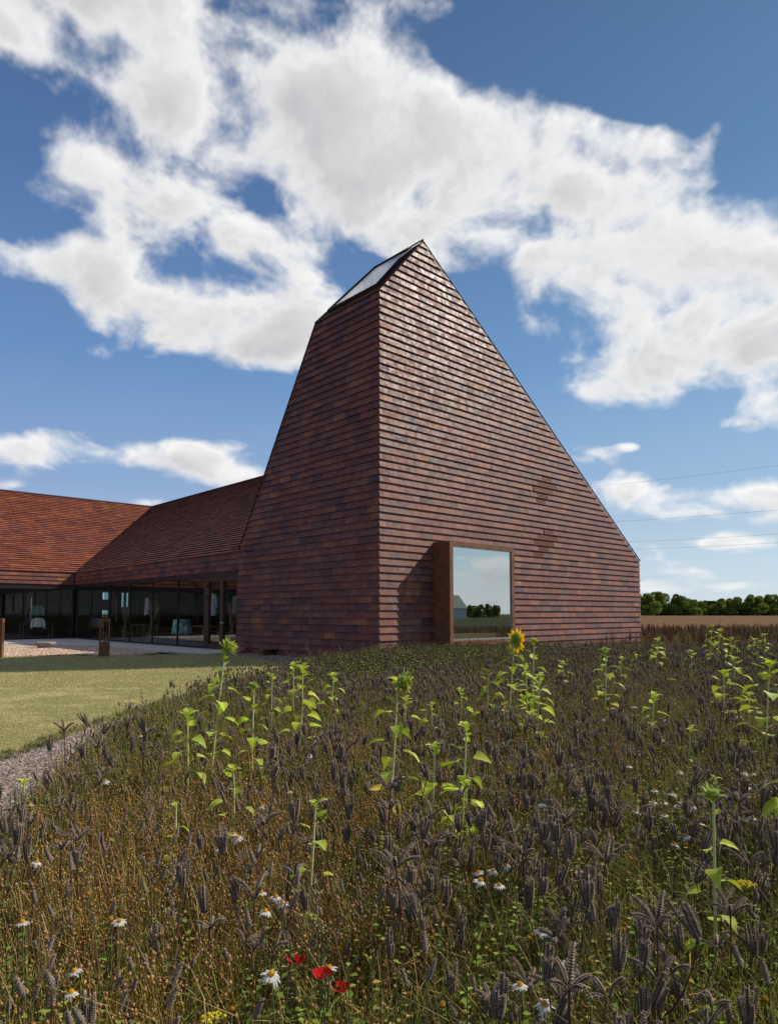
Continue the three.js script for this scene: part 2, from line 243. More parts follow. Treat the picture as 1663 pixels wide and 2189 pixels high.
// ───────────────────────── the museum building ─────────────────────────
// its axes: x along the gable wall (away to the right), y up, z out of the gable wall; -z runs along the courtyard wall
const museum = thing('museum_building', 'museum clad in red brown clay tiles with a steep tower and low glazed wings', 'building', V(CX, 0, -CD), PHI);
const K = { apexU: 1.684, apexH: 12.0, topH: 10.01, eaveH: 3.459, wid: 14.145, ridgeU: 7.07, ridgeH: 8.44, wingW: 23.5 };
const hipW = (u, h) => 9.48 + .3076 * u - .654 * h;
const pR = rng(11);
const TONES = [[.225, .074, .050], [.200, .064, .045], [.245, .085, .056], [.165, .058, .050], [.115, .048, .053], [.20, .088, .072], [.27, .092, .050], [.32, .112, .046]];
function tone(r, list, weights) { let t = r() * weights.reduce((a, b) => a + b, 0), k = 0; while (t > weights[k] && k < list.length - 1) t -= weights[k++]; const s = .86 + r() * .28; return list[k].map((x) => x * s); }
function clipPoly(poly, region) { // Sutherland-Hodgman; region convex, counter-clockwise
  let out = poly;
  for (let i = 0; i < region.length; i++) {
    const [ax, ay] = region[i], [bx, by] = region[(i + 1) % region.length], inp = out; out = [];
    const side = ([x, y]) => (bx - ax) * (y - ay) - (by - ay) * (x - ax);
    for (let k = 0; k < inp.length; k++) { const p = inp[k], q = inp[(k + 1) % inp.length], a = side(p), b = side(q); if (a >= 0) out.push(p); if ((a >= 0) !== (b >= 0)) { const t = a / (a - b); out.push([p[0] + (q[0] - p[0]) * t, p[1] + (q[1] - p[1]) * t]); } }
    if (out.length < 3) return [];
  }
  return out;
}
const allTiles = [];
// lay overlapping tiles on a plane: region in (s along, t up), at(s, t, out) gives the point
function layTiles(wall, region, at, o) {
  const r = rng(o.seed), t1 = Math.max(...region.map((p) => p[1])), s0 = Math.min(...region.map((p) => p[0])), s1 = Math.max(...region.map((p) => p[0]));
  for (let n = 0, t = o.t0 ?? 0; t < t1; n++, t += o.expo) {
    let s = s0 - [0, .33, .12, .45, .21][n % 5] * o.len - r() * .08;
    while (s < s1) {
      const len = o.len * (.985 + r() * .03); let e = s + len;
      const gap = o.vents && o.vents.find((v) => Math.abs(v[2] - t) < .01 && s < v[1] - .01 && e > v[0]); if (gap) { if (s < gap[0] - .06) e = gap[0]; else { s = gap[1]; continue; } }
      const poly = clipPoly([[s + .002, t], [e - .002, t], [e - .002, t + o.expo + .045], [s + .002, t + o.expo + .045]], region);
      const mid = poly.length ? poly.reduce((a, p) => [a[0] + p[0] / poly.length, a[1] + p[1] / poly.length], [0, 0]) : null;
      const start = s; s = e;
      if (!mid || (o.skip && o.skip(mid, start, e, t))) { continue; }
      let area = 0; poly.forEach((p, i) => { const q = poly[(i + 1) % poly.length]; area += p[0] * q[1] - q[0] * p[1]; }); if (Math.abs(area) < .004) continue;
      const j = (r() - .5) * o.loose, yaw = (r() - .5) * o.loose * .9, sag = (r() - .5) * o.loose * .6, out = ([a, b]) => j - o.rec * (1 + sag * 8) * (b - t) / o.expo + yaw * (a - mid[0]) / len;
      const c = tone(r, o.tones, o.weights), du = r() * 1.6, dv = r() * 1.6;
      allTiles.push({ wall, poly, out, at, c, du, dv, thick: o.thick, mid: at(mid[0], mid[1], 0), nrm: at(mid[0], mid[1], 1).sub(at(mid[0], mid[1], 0)), area: Math.abs(area) / 2, mat: o.mat });
    }
  }
}
function tileInto(mb, T) {
  const f = T.poly.map((p) => T.at(p[0], p[1], T.out(p))), b = T.poly.map((p) => T.at(p[0], p[1], T.out(p) - T.thick)), n = f.length;
  const k = f.map((q, i) => mb.v(q, T.c, T.poly[i][0] + T.du, T.poly[i][1] + T.dv));
  for (let i = 1; i < n - 1; i++) mb.i.push(k[0], k[i], k[i + 1]);
  const edge = T.c.map((x) => x * .95);
  for (let i = 0; i < n; i++) { const m = (i + 1) % n; mb.quad(f[i], b[i], b[m], f[m], edge, [[T.poly[i][0], 0], [T.poly[i][0], T.thick], [T.poly[m][0], T.thick], [T.poly[m][0], 0]]); }
  return mb;
}
const SLOPE = Math.atan2(K.ridgeH - 3.44, K.ridgeU), cs = Math.cos(SLOPE), sn = Math.sin(SLOPE), RAFT = K.ridgeU / cs;
const wall = { gable: null, side: null, court: null, far: null };
{ // solid core behind the tiles
  const r = .115, pts = [[r, 0, -r], [14.03, 0, -r], [14.03, 3.40, -r], [K.apexU, 11.86, -r], [r, 9.92, -r], [r, 9.92, -hipW(r, 9.92) + .1], [K.apexU, 11.86, -hipW(K.apexU, 11.86) + .1], [8.3, 7.25, -7.12], [r, 3.44, -7.12], [r, 0, -7.12], [14.03, 0, -7.12], [14.03, 3.40, -7.12]];
  put(new THREE.Mesh(new ConvexGeometry(pts.map((p) => V(...p))), M.dark), 'tower_wall', museum);
}
for (const [k, n] of [['gable', 'gable_wall'], ['side', 'courtyard_wall'], ['court', 'near_roof'], ['far', 'far_roof'], ['fascia', 'fascia'], ['farfascia', 'far_fascia'], ['lid', 'skylight_slope'], ['east', 'eaves_wall']]) { wall[k] = new THREE.Group(); wall[k].name = n; museum.add(wall[k]); }
const BOX = { u0: 2.05, u1: 4.95, h0: .43, h1: 3.32, p: .60 };

const VENTS = [[7.39, 7.95, 5.8], [7.12, 8.26, 5.6], [6.9, 8.05, 5.4], [7.11, 7.74, 5.2], [7.02, 7.57, 5.0], [7.47, 8.01, 4.0], [7.08, 8.25, 3.8], [6.86, 8.03, 3.6], [7.12, 7.7, 3.4], [6.85, 7.43, 3.2]];
const cladding = { expo: .2, len: .53, rec: .038, thick: .015, loose: .004, tones: TONES, mat: M.tile, t0: 0 };
layTiles('gable', [[.004, 0], [14.09, 0], [14.09, 3.42], [K.apexU, 11.955], [.004, 10.0]], (s, t, o) => V(s, t, o), { ...cladding, seed: 21, weights: [6, 5, 6, 3, 1, 6, 1.6, .5], vents: VENTS,
  skip: (m, s, e, t) => s > BOX.u0 + .02 && e < BOX.u1 - .02 && t > BOX.h0 && t + .2 < BOX.h1 });
layTiles('side', [[.045, 0], [7.2, 0], [7.2, 3.44], [2.93, 9.97], [.045, 9.97]], (s, t, o) => V(-o, t, -s), { ...cladding, seed: 33, weights: [5, 7, 3, 7, 1.6, 3, .8, .2] });  // shaded wall: tile mix set darker, a little shade put into its colour
layTiles('fascia', [[7.2, 2.8], [K.wingW, 2.8], [K.wingW, 3.44], [7.2, 3.44]], (s, t, o) => V(-o, t, -s), { ...cladding, seed: 34, t0: 2.8, weights: [4, 5, 2, 6, 5, 3, 2, 1] });
layTiles('farfascia', [[.02, 2.8], [13, 2.8], [13, 3.44], [.02, 3.44]], (s, t, o) => V(-s, t, -K.wingW + o), { ...cladding, seed: 35, t0: 2.8, weights: [5, 4, 5, 3, 2, 3, 4, 3] });
const roofing = { ...cladding, mat: M.rooftile, rec: .05, thick: .036, expo: .206, t0: -.03 };
const WARM = [8, 5, 7, 2, .4, 2, 4, 1.5];
layTiles('court', [[6.2, -.03], [K.wingW, -.03], [K.wingW + K.ridgeU, RAFT], [6.2, RAFT]], (s, t, o) => V(t * cs - o * sn, 3.47 + t * sn + o * cs, -s), { ...roofing, seed: 36, weights: [5, 5, 4, 5, 4, 3, 2, 1] });
layTiles('far', [[-K.ridgeU, RAFT], [.0, -.03], [13, -.03], [13, RAFT]], (s, t, o) => V(-s, 3.47 + t * sn + o * cs, -K.wingW - t * cs + o * sn), { ...roofing, seed: 37, tones: TONES.map(([a, b, c]) => [a * 1.18, b * 1.12, c * 1.0]), weights: WARM });
{ // the slope that carries the skylight, tiled round the glass; and the low wall under the outer eaves, seen edge on
  const L = Math.hypot(K.apexU, K.apexH - K.topH), lc = K.apexU / L, ls = (K.apexH - K.topH) / L, at = (s, t, o) => V(t * lc - o * ls, K.topH + t * ls + o * lc, -s), small = { ...cladding, expo: .2, rec: .03, thick: .03, mat: M.rooftile };
  const edge = (t) => 2.94 - (2.94 - 2.15) * t / L;
  layTiles('lid', [[.03, 0], [2.9, 0], [edge(.3), .34], [.03, .34]], at, { ...small, seed: 41, weights: [4, 5, 2, 6, 6, 3, 1, 1] });
  layTiles('lid', [[.03, .34], [.34, .34], [.34, L - .2], [.03, L - .2]], at, { ...small, seed: 42, weights: [4, 5, 2, 6, 6, 3, 1, 1] });
  layTiles('lid', [[edge(.34) - .32, .34], [edge(.34) - .04, .34], [edge(L - .2) - .04, L - .2], [edge(L - .2) - .30, L - .2]], at, { ...small, seed: 43, weights: [4, 5, 2, 6, 6, 3, 1, 1] });
  layTiles('lid', [[.03, L - .2], [edge(L - .2) - .04, L - .2], [edge(L), L - .02], [.03, L - .02]], at, { ...small, seed: 44, weights: [4, 5, 2, 6, 6, 3, 1, 1] });
  layTiles('east', [[.05, 0], [6, 0], [6, 3.42], [.05, 3.42]], (s, t, o) => V(K.wid + o, t, -s), { ...cladding, seed: 45, weights: [5, 5, 4, 5, 3, 6, 1, 1] });
  // skylight
  const sl = new THREE.Group(); sl.name = 'skylight'; museum.add(sl);
  const q = (w, t, o) => at(w, t, o), fr = (a, b, c, d, lo, hi) => { const m = new MB(); const A = [a, b, c, d]; const lowp = A.map(([w, t]) => q(w, t, lo)), up = A.map(([w, t]) => q(w, t, hi)); m.quad(...up, [1, 1, 1]); for (let i = 0; i < 4; i++) { const k = (i + 1) % 4; m.quad(lowp[i], lowp[k], up[k], up[i], [1, 1, 1]); } return m; };
  const t0 = .36, t1 = L - .22, a0 = .36, b0 = edge(t0) - .34, b1 = edge(t1) - .31;
  fr([a0, t0], [b0, t0], [b1, t1], [a0, t1], -.1, -.02).mesh('skylight_lining', M.plasterlight, sl);
  { const g = new MB(); g.quad(q(a0, t0, .055), q(b0, t0, .055), q(b1, t1, .055), q(a0, t1, .055), [1, 1, 1]); g.mesh('skylight_pane', M.skyglass, sl); }
  for (const [A, B, Cc, D] of [[[a0 - .02, t0 - .03], [b0 + .02, t0 - .03], [b0 + .02, t0 + .015], [a0 - .02, t0 + .015]], [[a0 - .02, t1 - .015], [b1 + .02, t1 - .015], [b1 + .02, t1 + .03], [a0 - .02, t1 + .03]], [[a0 - .02, t0 + .018], [a0 + .015, t0 + .018], [a0 + .015, t1 - .018], [a0 - .02, t1 - .018]], [[b0 - .015, t0 + .018], [b0 + .02, t0 + .018], [b1 + .02, t1 - .018], [b1 - .015, t1 - .018]]]) fr(A, B, Cc, D, -.02, .085).mesh('skylight_frame', M.frame, sl);
}
// perforated clay pieces in front of the air intakes: bars with real holes between them
for (const [a, b, t] of VENTS) {
  const m = new MB(), n = Math.round((b - a) / .058), c = tone(pR, TONES, [1, 0, 3, 0, 0, 0, 5, 3]), o = (h) => -.038 * h / .2;
  const slab = (u0, u1, h0, h1) => { const f = [[u0, h0], [u1, h0], [u1, h1], [u0, h1]], F = f.map(([u, h]) => V(u, t + h, o(h))), B = f.map(([u, h]) => V(u, t + h, o(h) - .03)); m.quad(...F, c); for (let i = 0; i < 4; i++) { const k = (i + 1) % 4; m.quad(F[i], B[i], B[k], F[k], c); } };
  for (let k = 0; k < 4; k++) slab(a + .003, b - .003, [0, .063, .117, .171][k], [.02, .075, .129, .245][k]);
  for (let i = 0; i <= n; i++) { const u = a + (b - a) * i / n; for (let k = 0; k < 3; k++) slab(Math.max(a + .003, u - .014), Math.min(b - .003, u + .014), [.0205, .0755, .1295][k], [.0625, .1165, .1705][k]); }
  m.mesh('perforated_tile', M.rooftile, wall.gable);
}
// the 300 tiles that show largest are parts of their own, the others one joined part
{
  const eye = V(0, EYE, 0), inv = new THREE.Matrix4().makeRotationY(-PHI).multiply(new THREE.Matrix4().makeTranslation(-CX, 0, CD)); eye.applyMatrix4(inv);
  for (const T of allTiles) { const d = eye.clone().sub(T.mid), l = d.length(); T.seen = T.area * Math.max(0, d.dot(T.nrm) / l) / (l * l); }
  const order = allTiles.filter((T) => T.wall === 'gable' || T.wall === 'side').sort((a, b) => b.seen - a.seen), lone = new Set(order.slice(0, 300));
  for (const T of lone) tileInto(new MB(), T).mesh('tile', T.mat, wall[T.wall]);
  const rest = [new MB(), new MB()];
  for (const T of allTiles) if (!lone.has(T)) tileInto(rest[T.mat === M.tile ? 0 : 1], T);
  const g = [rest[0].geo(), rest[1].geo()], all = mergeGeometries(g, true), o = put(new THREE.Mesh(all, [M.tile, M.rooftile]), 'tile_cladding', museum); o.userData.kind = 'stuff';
}
// thin zinc flashings that close the edges
{
  const strip = (a, b, wdt, out, name = 'edge_flashing') => { const m = new MB(); m.tube([V(...a), V(...b)], wdt, 4, [1, 1, 1]); m.mesh(name, M.ridge, museum); };
  strip([K.apexU - .01, K.apexH + .01, -.035], [14.17, 3.45, -.035], .026);
  strip([-.01, K.topH - .015, -.01], [K.apexU + .01, K.apexH + .02, -.03], .014);
  strip([.0, K.topH - .02, -2.91], [K.apexU, K.apexH - .01, -2.12], .03);
  strip([.012, 3.44, -7.185], [.012, 9.97, -2.915], .022);
  strip([K.apexU, K.apexH + .03, -.02], [K.apexU, K.apexH + .03, -2.15], .028, 0, 'ridge_capping');
}
{ // outer roof slope and the sloping rear of the tower, closed
  const m = new MB(), c = [.13, .05, .035], e = (u) => K.apexH - .02 - .6855 * (u - K.apexU), hp = (u, h) => V(u, h, -hipW(u, h));
  m.quad(V(K.apexU, K.apexH - .02, -.06), V(14.16, e(14.16), -.06), V(14.16, e(14.16), -11.4), hp(K.apexU, K.apexH - .02), c);
  m.tri(hp(0.02, 9.96), hp(0.02, 3.46), hp(K.apexU, K.apexH - .03), c); m.tri(hp(0.02, 3.46), V(14.1, 3.4, -11.5), hp(K.apexU, K.apexH - .03), c);
  m.mesh('rear_roof', M.rooftile, museum);
}
// bay window: a rust brown steel box standing out of the gable wall
{
  const { u0, u1, h0, h1, p } = BOX, bay = new THREE.Group(); bay.name = 'bay_window'; museum.add(bay);
  const m = new MB(), t = .035, c = [1, 1, 1];
  m.box(u0, u0 + t, h0, h1, -.3, p - .002, c).box(u1 - t, u1, h0, h1, -.3, p - .002, c).box(u0 + t, u1 - t, h1 - t, h1, -.3, p - .002, c).box(u0 + t, u1 - t, h0, h0 + t, -.3, p - .002, c);
  m.mesh('bay_casing', M.rust, bay);
  const f = new MB(), w = .135; // mitred face frame
  const O = [[u0 - .004, h0 - .004], [u1 + .004, h0 - .004], [u1 + .004, h1 + .004], [u0 - .004, h1 + .004]], I = [[u0 + w, h0 + w], [u1 - w, h0 + w], [u1 - w, h1 - w], [u0 + w, h1 - w]];
  for (let i = 0; i < 4; i++) { const k = (i + 1) % 4, P = (q, z) => V(q[0], q[1], z), g = .0015; f.quad(P(O[i], p + .012), P(O[k], p + .012), P(I[k], p + .012 - g), P(I[i], p + .012 - g), c, [[0, 0], [2, 0], [2, .1], [0, .1]]); f.quad(P(I[i], p + .012 - g), P(I[k], p + .012 - g), P(I[k], p - .05), P(I[i], p - .05), c); f.quad(P(O[i], p - .03), P(O[k], p - .03), P(O[k], p + .012), P(O[i], p + .012), c); }
  f.mesh('bay_frame', M.rust, bay);
  const s = new MB(), z = p - .012, b = .022, a0 = u0 + w, a1 = u1 - w, b0 = h0 + w, b1 = h1 - w;
  s.box(a0, a1, b0, b0 + b + .02, z - .03, z, c).box(a0, a1, b1 - b, b1, z - .03, z, c).box(a0, a0 + b, b0 + b + .021, b1 - b - .001, z - .03, z, c).box(a1 - b, a1, b0 + b + .021, b1 - b - .001, z - .03, z, c);
  s.mesh('glazing_bead', M.alu, bay);
  const g = put(new THREE.Mesh(new THREE.PlaneGeometry(a1 - a0 - .03, b1 - b0 - .03), M.mirrorglass), 'window_pane', bay); g.position.set((a0 + a1) / 2, (b0 + b1) / 2, z - .015);
  const niche = new MB(); niche.box(u0 + .06, u1 - .06, h0 + .04, h0 + .30, -.25, p - .22, [.55, .50, .30]); niche.mesh('window_seat', M.paint, bay);
  const back = new MB(); back.box(u0 + .036, u1 - .036, h0 + .036, h1 - .036, -.29, -.26, [.03, .026, .022]); back.mesh('bay_lining', M.paint, bay);
}
// glazed front of the near wing
{
  const front = new THREE.Group(); front.name = 'glazed_front'; museum.add(front);
  const W0 = [23.42, 21.3, 18.87, 16.53, 14.19, 11.87, 9.62], x = .12, b = (n, x0, x1, y0, y1, w0, w1, m, par = front) => new MB().box(x0, x1, y0, y1, -w1, -w0, [1, 1, 1]).mesh(n, m, par);
  b('header', .02, .3, 2.62, 2.83, 7.24, K.wingW, M.frame); b('sill', .04, .22, .05, .11, 9.6, K.wingW, M.frame);
  W0.forEach((w, i) => b('mullion', x - .03, x + .05, .1, 2.62, w - (i === 0 ? .06 : .018), w + (i === 0 ? .06 : .018), M.frame));
  for (let i = 0; i < W0.length - 1; i++) { const pane = put(new THREE.Mesh(new THREE.PlaneGeometry(W0[i] - W0[i + 1] - .04, 2.5), M.glass), 'glass_pane', front); pane.rotation.y = -Math.PI / 2; pane.position.set(x, 1.36, -(W0[i] + W0[i + 1]) / 2); }
  const door = new THREE.Group(); door.name = 'glass_door'; front.add(door);
  const D = M.doorframe; for (const [a, c] of [[9.26, 9.6], [8.22, 8.44], [7.21, 7.3]]) b('door_stile', .03, .14, .05, 2.62, a, c, D, door);
  b('door_rail', .035, .135, .05, .22, 7.3, 9.26, D, door); b('door_rail', .035, .135, 2.46, 2.62, 7.3, 9.26, D, door); b('door_handle', -.03, .03, .98, 1.02, 8.1, 8.3, M.alu, door);
  for (const h of [.35, 1.85, 2.25]) b('hinge', .0, .03, h, h + .12, 9.34, 9.40, M.dark, door);
  for (const [a, c] of [[8.44, 9.26], [7.3, 8.22]]) { const pane = put(new THREE.Mesh(new THREE.PlaneGeometry(c - a, 2.24), M.glass), 'door_pane', door); pane.rotation.y = -Math.PI / 2; pane.position.set(.085, 1.34, -(a + c) / 2); }
  // far wing front
  const ff = new THREE.Group(); ff.name = 'far_glazed_front'; museum.add(ff);
  const z = -K.wingW - .16, U = [0, -2.1, -4.4, -6.7, -9, -11.3, -13];
  new MB().box(-13, .1, 2.55, 2.83, z - .1, z + .12, [1, 1, 1]).mesh('header', M.frame, ff); new MB().box(-13, .1, .05, .11, z - .06, z + .06, [1, 1, 1]).mesh('sill', M.frame, ff);
  U.forEach((u, i) => { new MB().box(u - .05, u + .03, .1, 2.55, z - .05, z + .03, [1, 1, 1]).mesh('mullion', M.frame, ff); if (i) { const p = put(new THREE.Mesh(new THREE.PlaneGeometry(U[i - 1] - u - .08, 2.45), M.glass), 'glass_pane', ff); p.position.set((u + U[i - 1]) / 2, 1.33, z); } });
  new MB().box(-2.0, -1.96, .9, 2.1, z + .032, z + .06, [1, 1, 1]).mesh('door_handle', M.alu, ff);
}
// inside the wings: floor, walls, ceiling, roof deck
{
  const room = new THREE.Group(); room.name = 'interior'; museum.add(room);
  const b = (n, x0, x1, y0, y1, z0, z1, m) => new MB().box(x0, x1, y0, y1, z0, z1, [1, 1, 1]).mesh(n, m, room);
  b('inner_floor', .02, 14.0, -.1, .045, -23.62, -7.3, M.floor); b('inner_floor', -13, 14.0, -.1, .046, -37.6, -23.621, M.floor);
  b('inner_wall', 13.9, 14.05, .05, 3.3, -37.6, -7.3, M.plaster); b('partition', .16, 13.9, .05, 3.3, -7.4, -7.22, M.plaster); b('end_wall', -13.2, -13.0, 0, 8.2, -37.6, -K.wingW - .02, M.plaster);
  const wins = [[6.58, 6.9, 2.38, 2.86], [7.9, 8.06, 1.84, 2.85], [8.24, 8.4, 1.84, 2.85], [6.55, 6.9, 1.1, 1.55]];
  // rear wall with narrow openings
  let xs = [-13]; b('rear_wall', -13, 6.5, .05, 3.3, -37.6, -37.45, M.plaster); b('rear_wall', 6.5, 8.5, 2.87, 3.3, -37.6, -37.45, M.plaster); b('rear_wall', 6.5, 8.5, .05, 1.09, -37.6, -37.45, M.plaster); b('rear_wall', 8.5, 13.9, .05, 3.3, -37.6, -37.45, M.plaster);
  b('rear_wall', 6.93, 7.88, 1.09, 2.87, -37.6, -37.45, M.plaster); b('rear_wall', 8.41, 8.5, 1.09, 2.87, -37.6, -37.45, M.plaster); b('rear_wall', 8.07, 8.23, 1.83, 2.87, -37.6, -37.45, M.plaster); b('rear_wall', 7.881, 8.409, 1.09, 1.83, -37.6, -37.45, M.plaster); b('rear_wall', 6.5, 6.929, 1.56, 2.37, -37.6, -37.45, M.plaster);
  for (const [a, c, e, f] of wins) { const p = put(new THREE.Mesh(new THREE.PlaneGeometry(c - a, f - e), M.tintglass), 'narrow_window', room); p.position.set((a + c) / 2, (e + f) / 2, -37.5); }
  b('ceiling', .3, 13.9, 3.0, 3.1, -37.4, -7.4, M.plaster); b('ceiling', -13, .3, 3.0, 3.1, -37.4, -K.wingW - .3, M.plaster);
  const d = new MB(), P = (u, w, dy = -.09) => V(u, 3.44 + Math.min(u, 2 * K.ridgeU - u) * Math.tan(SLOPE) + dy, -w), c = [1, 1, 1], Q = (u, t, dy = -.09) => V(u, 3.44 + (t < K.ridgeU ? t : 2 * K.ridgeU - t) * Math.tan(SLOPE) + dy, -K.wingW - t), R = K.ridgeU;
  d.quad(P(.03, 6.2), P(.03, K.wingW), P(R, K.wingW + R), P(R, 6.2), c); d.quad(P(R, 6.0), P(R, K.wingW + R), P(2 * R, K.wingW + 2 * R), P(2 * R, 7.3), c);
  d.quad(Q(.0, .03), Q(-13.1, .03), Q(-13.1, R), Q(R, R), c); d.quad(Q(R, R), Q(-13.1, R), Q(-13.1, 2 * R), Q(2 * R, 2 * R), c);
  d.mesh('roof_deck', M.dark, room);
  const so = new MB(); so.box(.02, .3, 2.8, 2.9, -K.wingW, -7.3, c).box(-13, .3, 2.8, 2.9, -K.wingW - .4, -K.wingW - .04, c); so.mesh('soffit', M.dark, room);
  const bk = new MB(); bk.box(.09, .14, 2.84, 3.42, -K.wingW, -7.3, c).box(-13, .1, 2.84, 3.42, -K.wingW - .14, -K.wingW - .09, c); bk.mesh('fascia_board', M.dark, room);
  const rg = new MB(); rg.tube([V(R, K.ridgeH - .01, -6.1), V(R, K.ridgeH - .01, -K.wingW - R)], .075, 6, c).tube([V(R, K.ridgeH - .01, -K.wingW - R), V(-13.1, K.ridgeH - .01, -K.wingW - R)], .075, 6, c); rg.mesh('ridge_capping', M.ridge, museum);
}

// ───────────────────────── far things: trees, cables, house ─────────────────────────
const S = (u, y, w) => { const [x, d] = site(u, w); return V(x, y, -d); };
const up = V(0, 1, 0);
const LEAFMAT = std({ vertexColors: true, roughness: .85, transmission: .35, thickness: 0, ior: 1.3, side: THREE.DoubleSide, specularIntensity: .4 });
const CROWN = std({ vertexColors: true, roughness: 1, transmission: .38, thickness: 0, ior: 1.2, side: THREE.DoubleSide, specularIntensity: .2 });
const BARK = std({ color: new THREE.Color(.07, .055, .04), roughness: 1 });
function crown(seed, R, H, low, n) {
  const r = rng(seed), m = new MB(), lobes = [];
  for (let k = 0; k < 13; k++) { const t = k / 12, a = r() * 6.28, q = R * (.30 + .75 * r()) * (1 - .55 * Math.max(0, t - .4)); lobes.push([V(Math.cos(a) * q, low + (H - low) * (.10 + .80 * t), Math.sin(a) * q), R * (.42 + .26 * r()) * (1 - .3 * t)]); }
  for (let k = 0; k < n; k++) {
    const [c, q] = lobes[Math.floor(r() * lobes.length)], d = V(r() - .5, r() - .42, r() - .5).normalize(), p = c.clone().addScaledVector(d, q * (.72 + .36 * r()));
    if (p.y < low * .6) continue;
    const s = .16 + .26 * r(), t = V(r() - .5, r() - .5, r() - .5).normalize(), a = t.clone().multiplyScalar(s), b = V(r() - .5, r() - .5, r() - .5).cross(t).normalize().multiplyScalar(s * .8), g = .55 + .75 * r(), y = r();
    m.quad(p.clone().sub(a), p.clone().sub(b), p.clone().add(a), p.clone().add(b), [(.145 + .09 * y) * g, (.205 + .06 * y) * g, .042 * g]);
  }
  return m;
}
{
  const kinds = [[1, 4.8, 10.5, .8], [2, 5.4, 9.6, .6], [3, 4.4, 11.2, .9], [4, 5.2, 8.6, .5]].map(([s, R, H, low]) => {
    const t = new MB(), r = rng(s + 50); t.tube([V(0, 0, 0), V(.1, H * .3, 0), V(.2, H * .62, .1)], [.24, .18, .06], 6, [1, 1, 1]);
    for (let k = 0; k < 5; k++) { const a = r() * 6.28; t.tube([V(.08, H * (.22 + .08 * k), 0), V(Math.cos(a) * R * .6, H * (.4 + .09 * k), Math.sin(a) * R * .6)], [.1, .03], 5, [1, 1, 1]); }
    return { c: crown(s, R, H, low, 7000).geo(), t: t.geo() };
  });
  const r = rng(9), front = [['rounded green tree with a broad crown just right of the tower', 121, 316, 1, 1.12], ['pale topped tree second from the tower in the distant row', 128, 318, 0, 1.1], ['dense dark tree third from the tower in the distant row', 134.5, 315, 2, .92], ['lower bushy tree left of the gap in the distant row', 141.5, 317, 3, .92], ['small tree in the lowest gap of the distant row', 148, 318, 3, .80], ['dark tree just right of the gap in the distant row', 153.5, 315, 1, .86], ['broad tree in the middle of the right half of the row', 160, 316, 0, .86], ['tall dark tree right of the middle of the distant row', 166.5, 315, 2, .90], ['rounded tree third from the right picture edge', 173, 317, 1, 1.0], ['full tree second from the right picture edge', 179.5, 316, 0, .98], ['last tree of the distant row at the right picture edge', 186, 315, 1, 1.06], ['tree of the distant row hidden behind the tower wall', 113.5, 316, 0, 1.1]];
  front.forEach(([label, x, d, k, s], i) => {
    const g = thing('field_tree', label, 'tree', V(x, 0, -d), r() * 6.28, 'trees in the row behind the crop field');
    put(new THREE.Mesh(kinds[k].t, BARK), 'trunk', g); put(new THREE.Mesh(kinds[k].c, CROWN), 'crown', g); g.scale.setScalar(s * .96);
  });
  const hedge = new MB(); for (let k = 0; k < 26000; k++) { const x = 104 + r() * 96, d = 319 + r() * 7, h = (5.6 + 3.0 * noise3(x * .22, 3, 1)) * Math.pow(r(), .7), s = .2 + .3 * r(), p = V(x, h, -d), a = V(r() - .5, r() - .5, r() - .5).normalize().multiplyScalar(s), b = V(r() - .5, r() - .5, r() - .5).cross(a).normalize().multiplyScalar(s), g = .4 + .6 * r(); hedge.quad(p.clone().sub(a), p.clone().sub(b), p.clone().add(a), p.clone().add(b), [.075 * g, .105 * g, .026 * g]); }
  tag(hedge.mesh('hedge_thicket', CROWN), 'dark thicket filling the space under the distant row of trees', 'hedge', null, 'stuff');
  // what the bay window mirrors: a tree row and a house far to the right
  const far = [['mirrored tree at the left end of the far hedge row', 226, 26, 0], ['mirrored tree second in the far hedge row', 229, 29.5, 3], ['mirrored tree third in the far hedge row', 226, 33, 1], ['mirrored tree fourth in the far hedge row', 230, 37, 3], ['mirrored tree at the right end of the far hedge row', 227, 57, 0]];
  far.forEach(([label, x, d, k]) => { const g = thing('field_tree', label + ' far right of the tower', 'tree', V(x, 0, -d), r() * 6, 'trees mirrored in the bay window'); put(new THREE.Mesh(kinds[k].t, BARK), 'trunk', g); put(new THREE.Mesh(kinds[k].c, CROWN), 'crown', g); g.scale.setScalar(.40 + .08 * (k % 2)); });
  const h = thing('farm_house', 'pale gabled house with a green roof mirrored in the bay window', 'house', V(165, 0, -20.9), .35);
  const w = new MB(), c = [.46, .48, .48], gc = [.06, .12, .09]; w.box(-6, 6, 0, 3.0, -2.3, 2.3, c); for (const x of [-6.001, 6.001]) w.tri(V(x, 3, -2.3), V(x, 3, 2.3), V(x, 6.2, 0), c); w.mesh('wall', M.paint, h);
  const ro = new MB(); for (const q of [-1, 1]) ro.quad(V(-6.3, 2.8, q * 2.6), V(6.3, 2.8, q * 2.6), V(6.3, 6.4, 0), V(-6.3, 6.4, 0), gc); ro.mesh('roof', M.paint, h);
  for (const z of [-1.5, .5]) { const f = new MB().box(-6.06, -5.98, 1, 2.2, z, z + .9, [.7, .7, .68]).mesh('window', M.paint, h); new MB().box(-6.08, -6.061, 1.1, 2.1, z + .1, z + .8, [.03, .04, .05]).mesh('pane', M.paint, f); }
  // overhead cables
  const dirTo = (x, y) => { const a = (x - 831.5) / 1448, b = -(y - 1221.2) / 1448, c = Math.cos(.063), s = Math.sin(.063); return V(a, b * c + s, -(c - b * s)); };
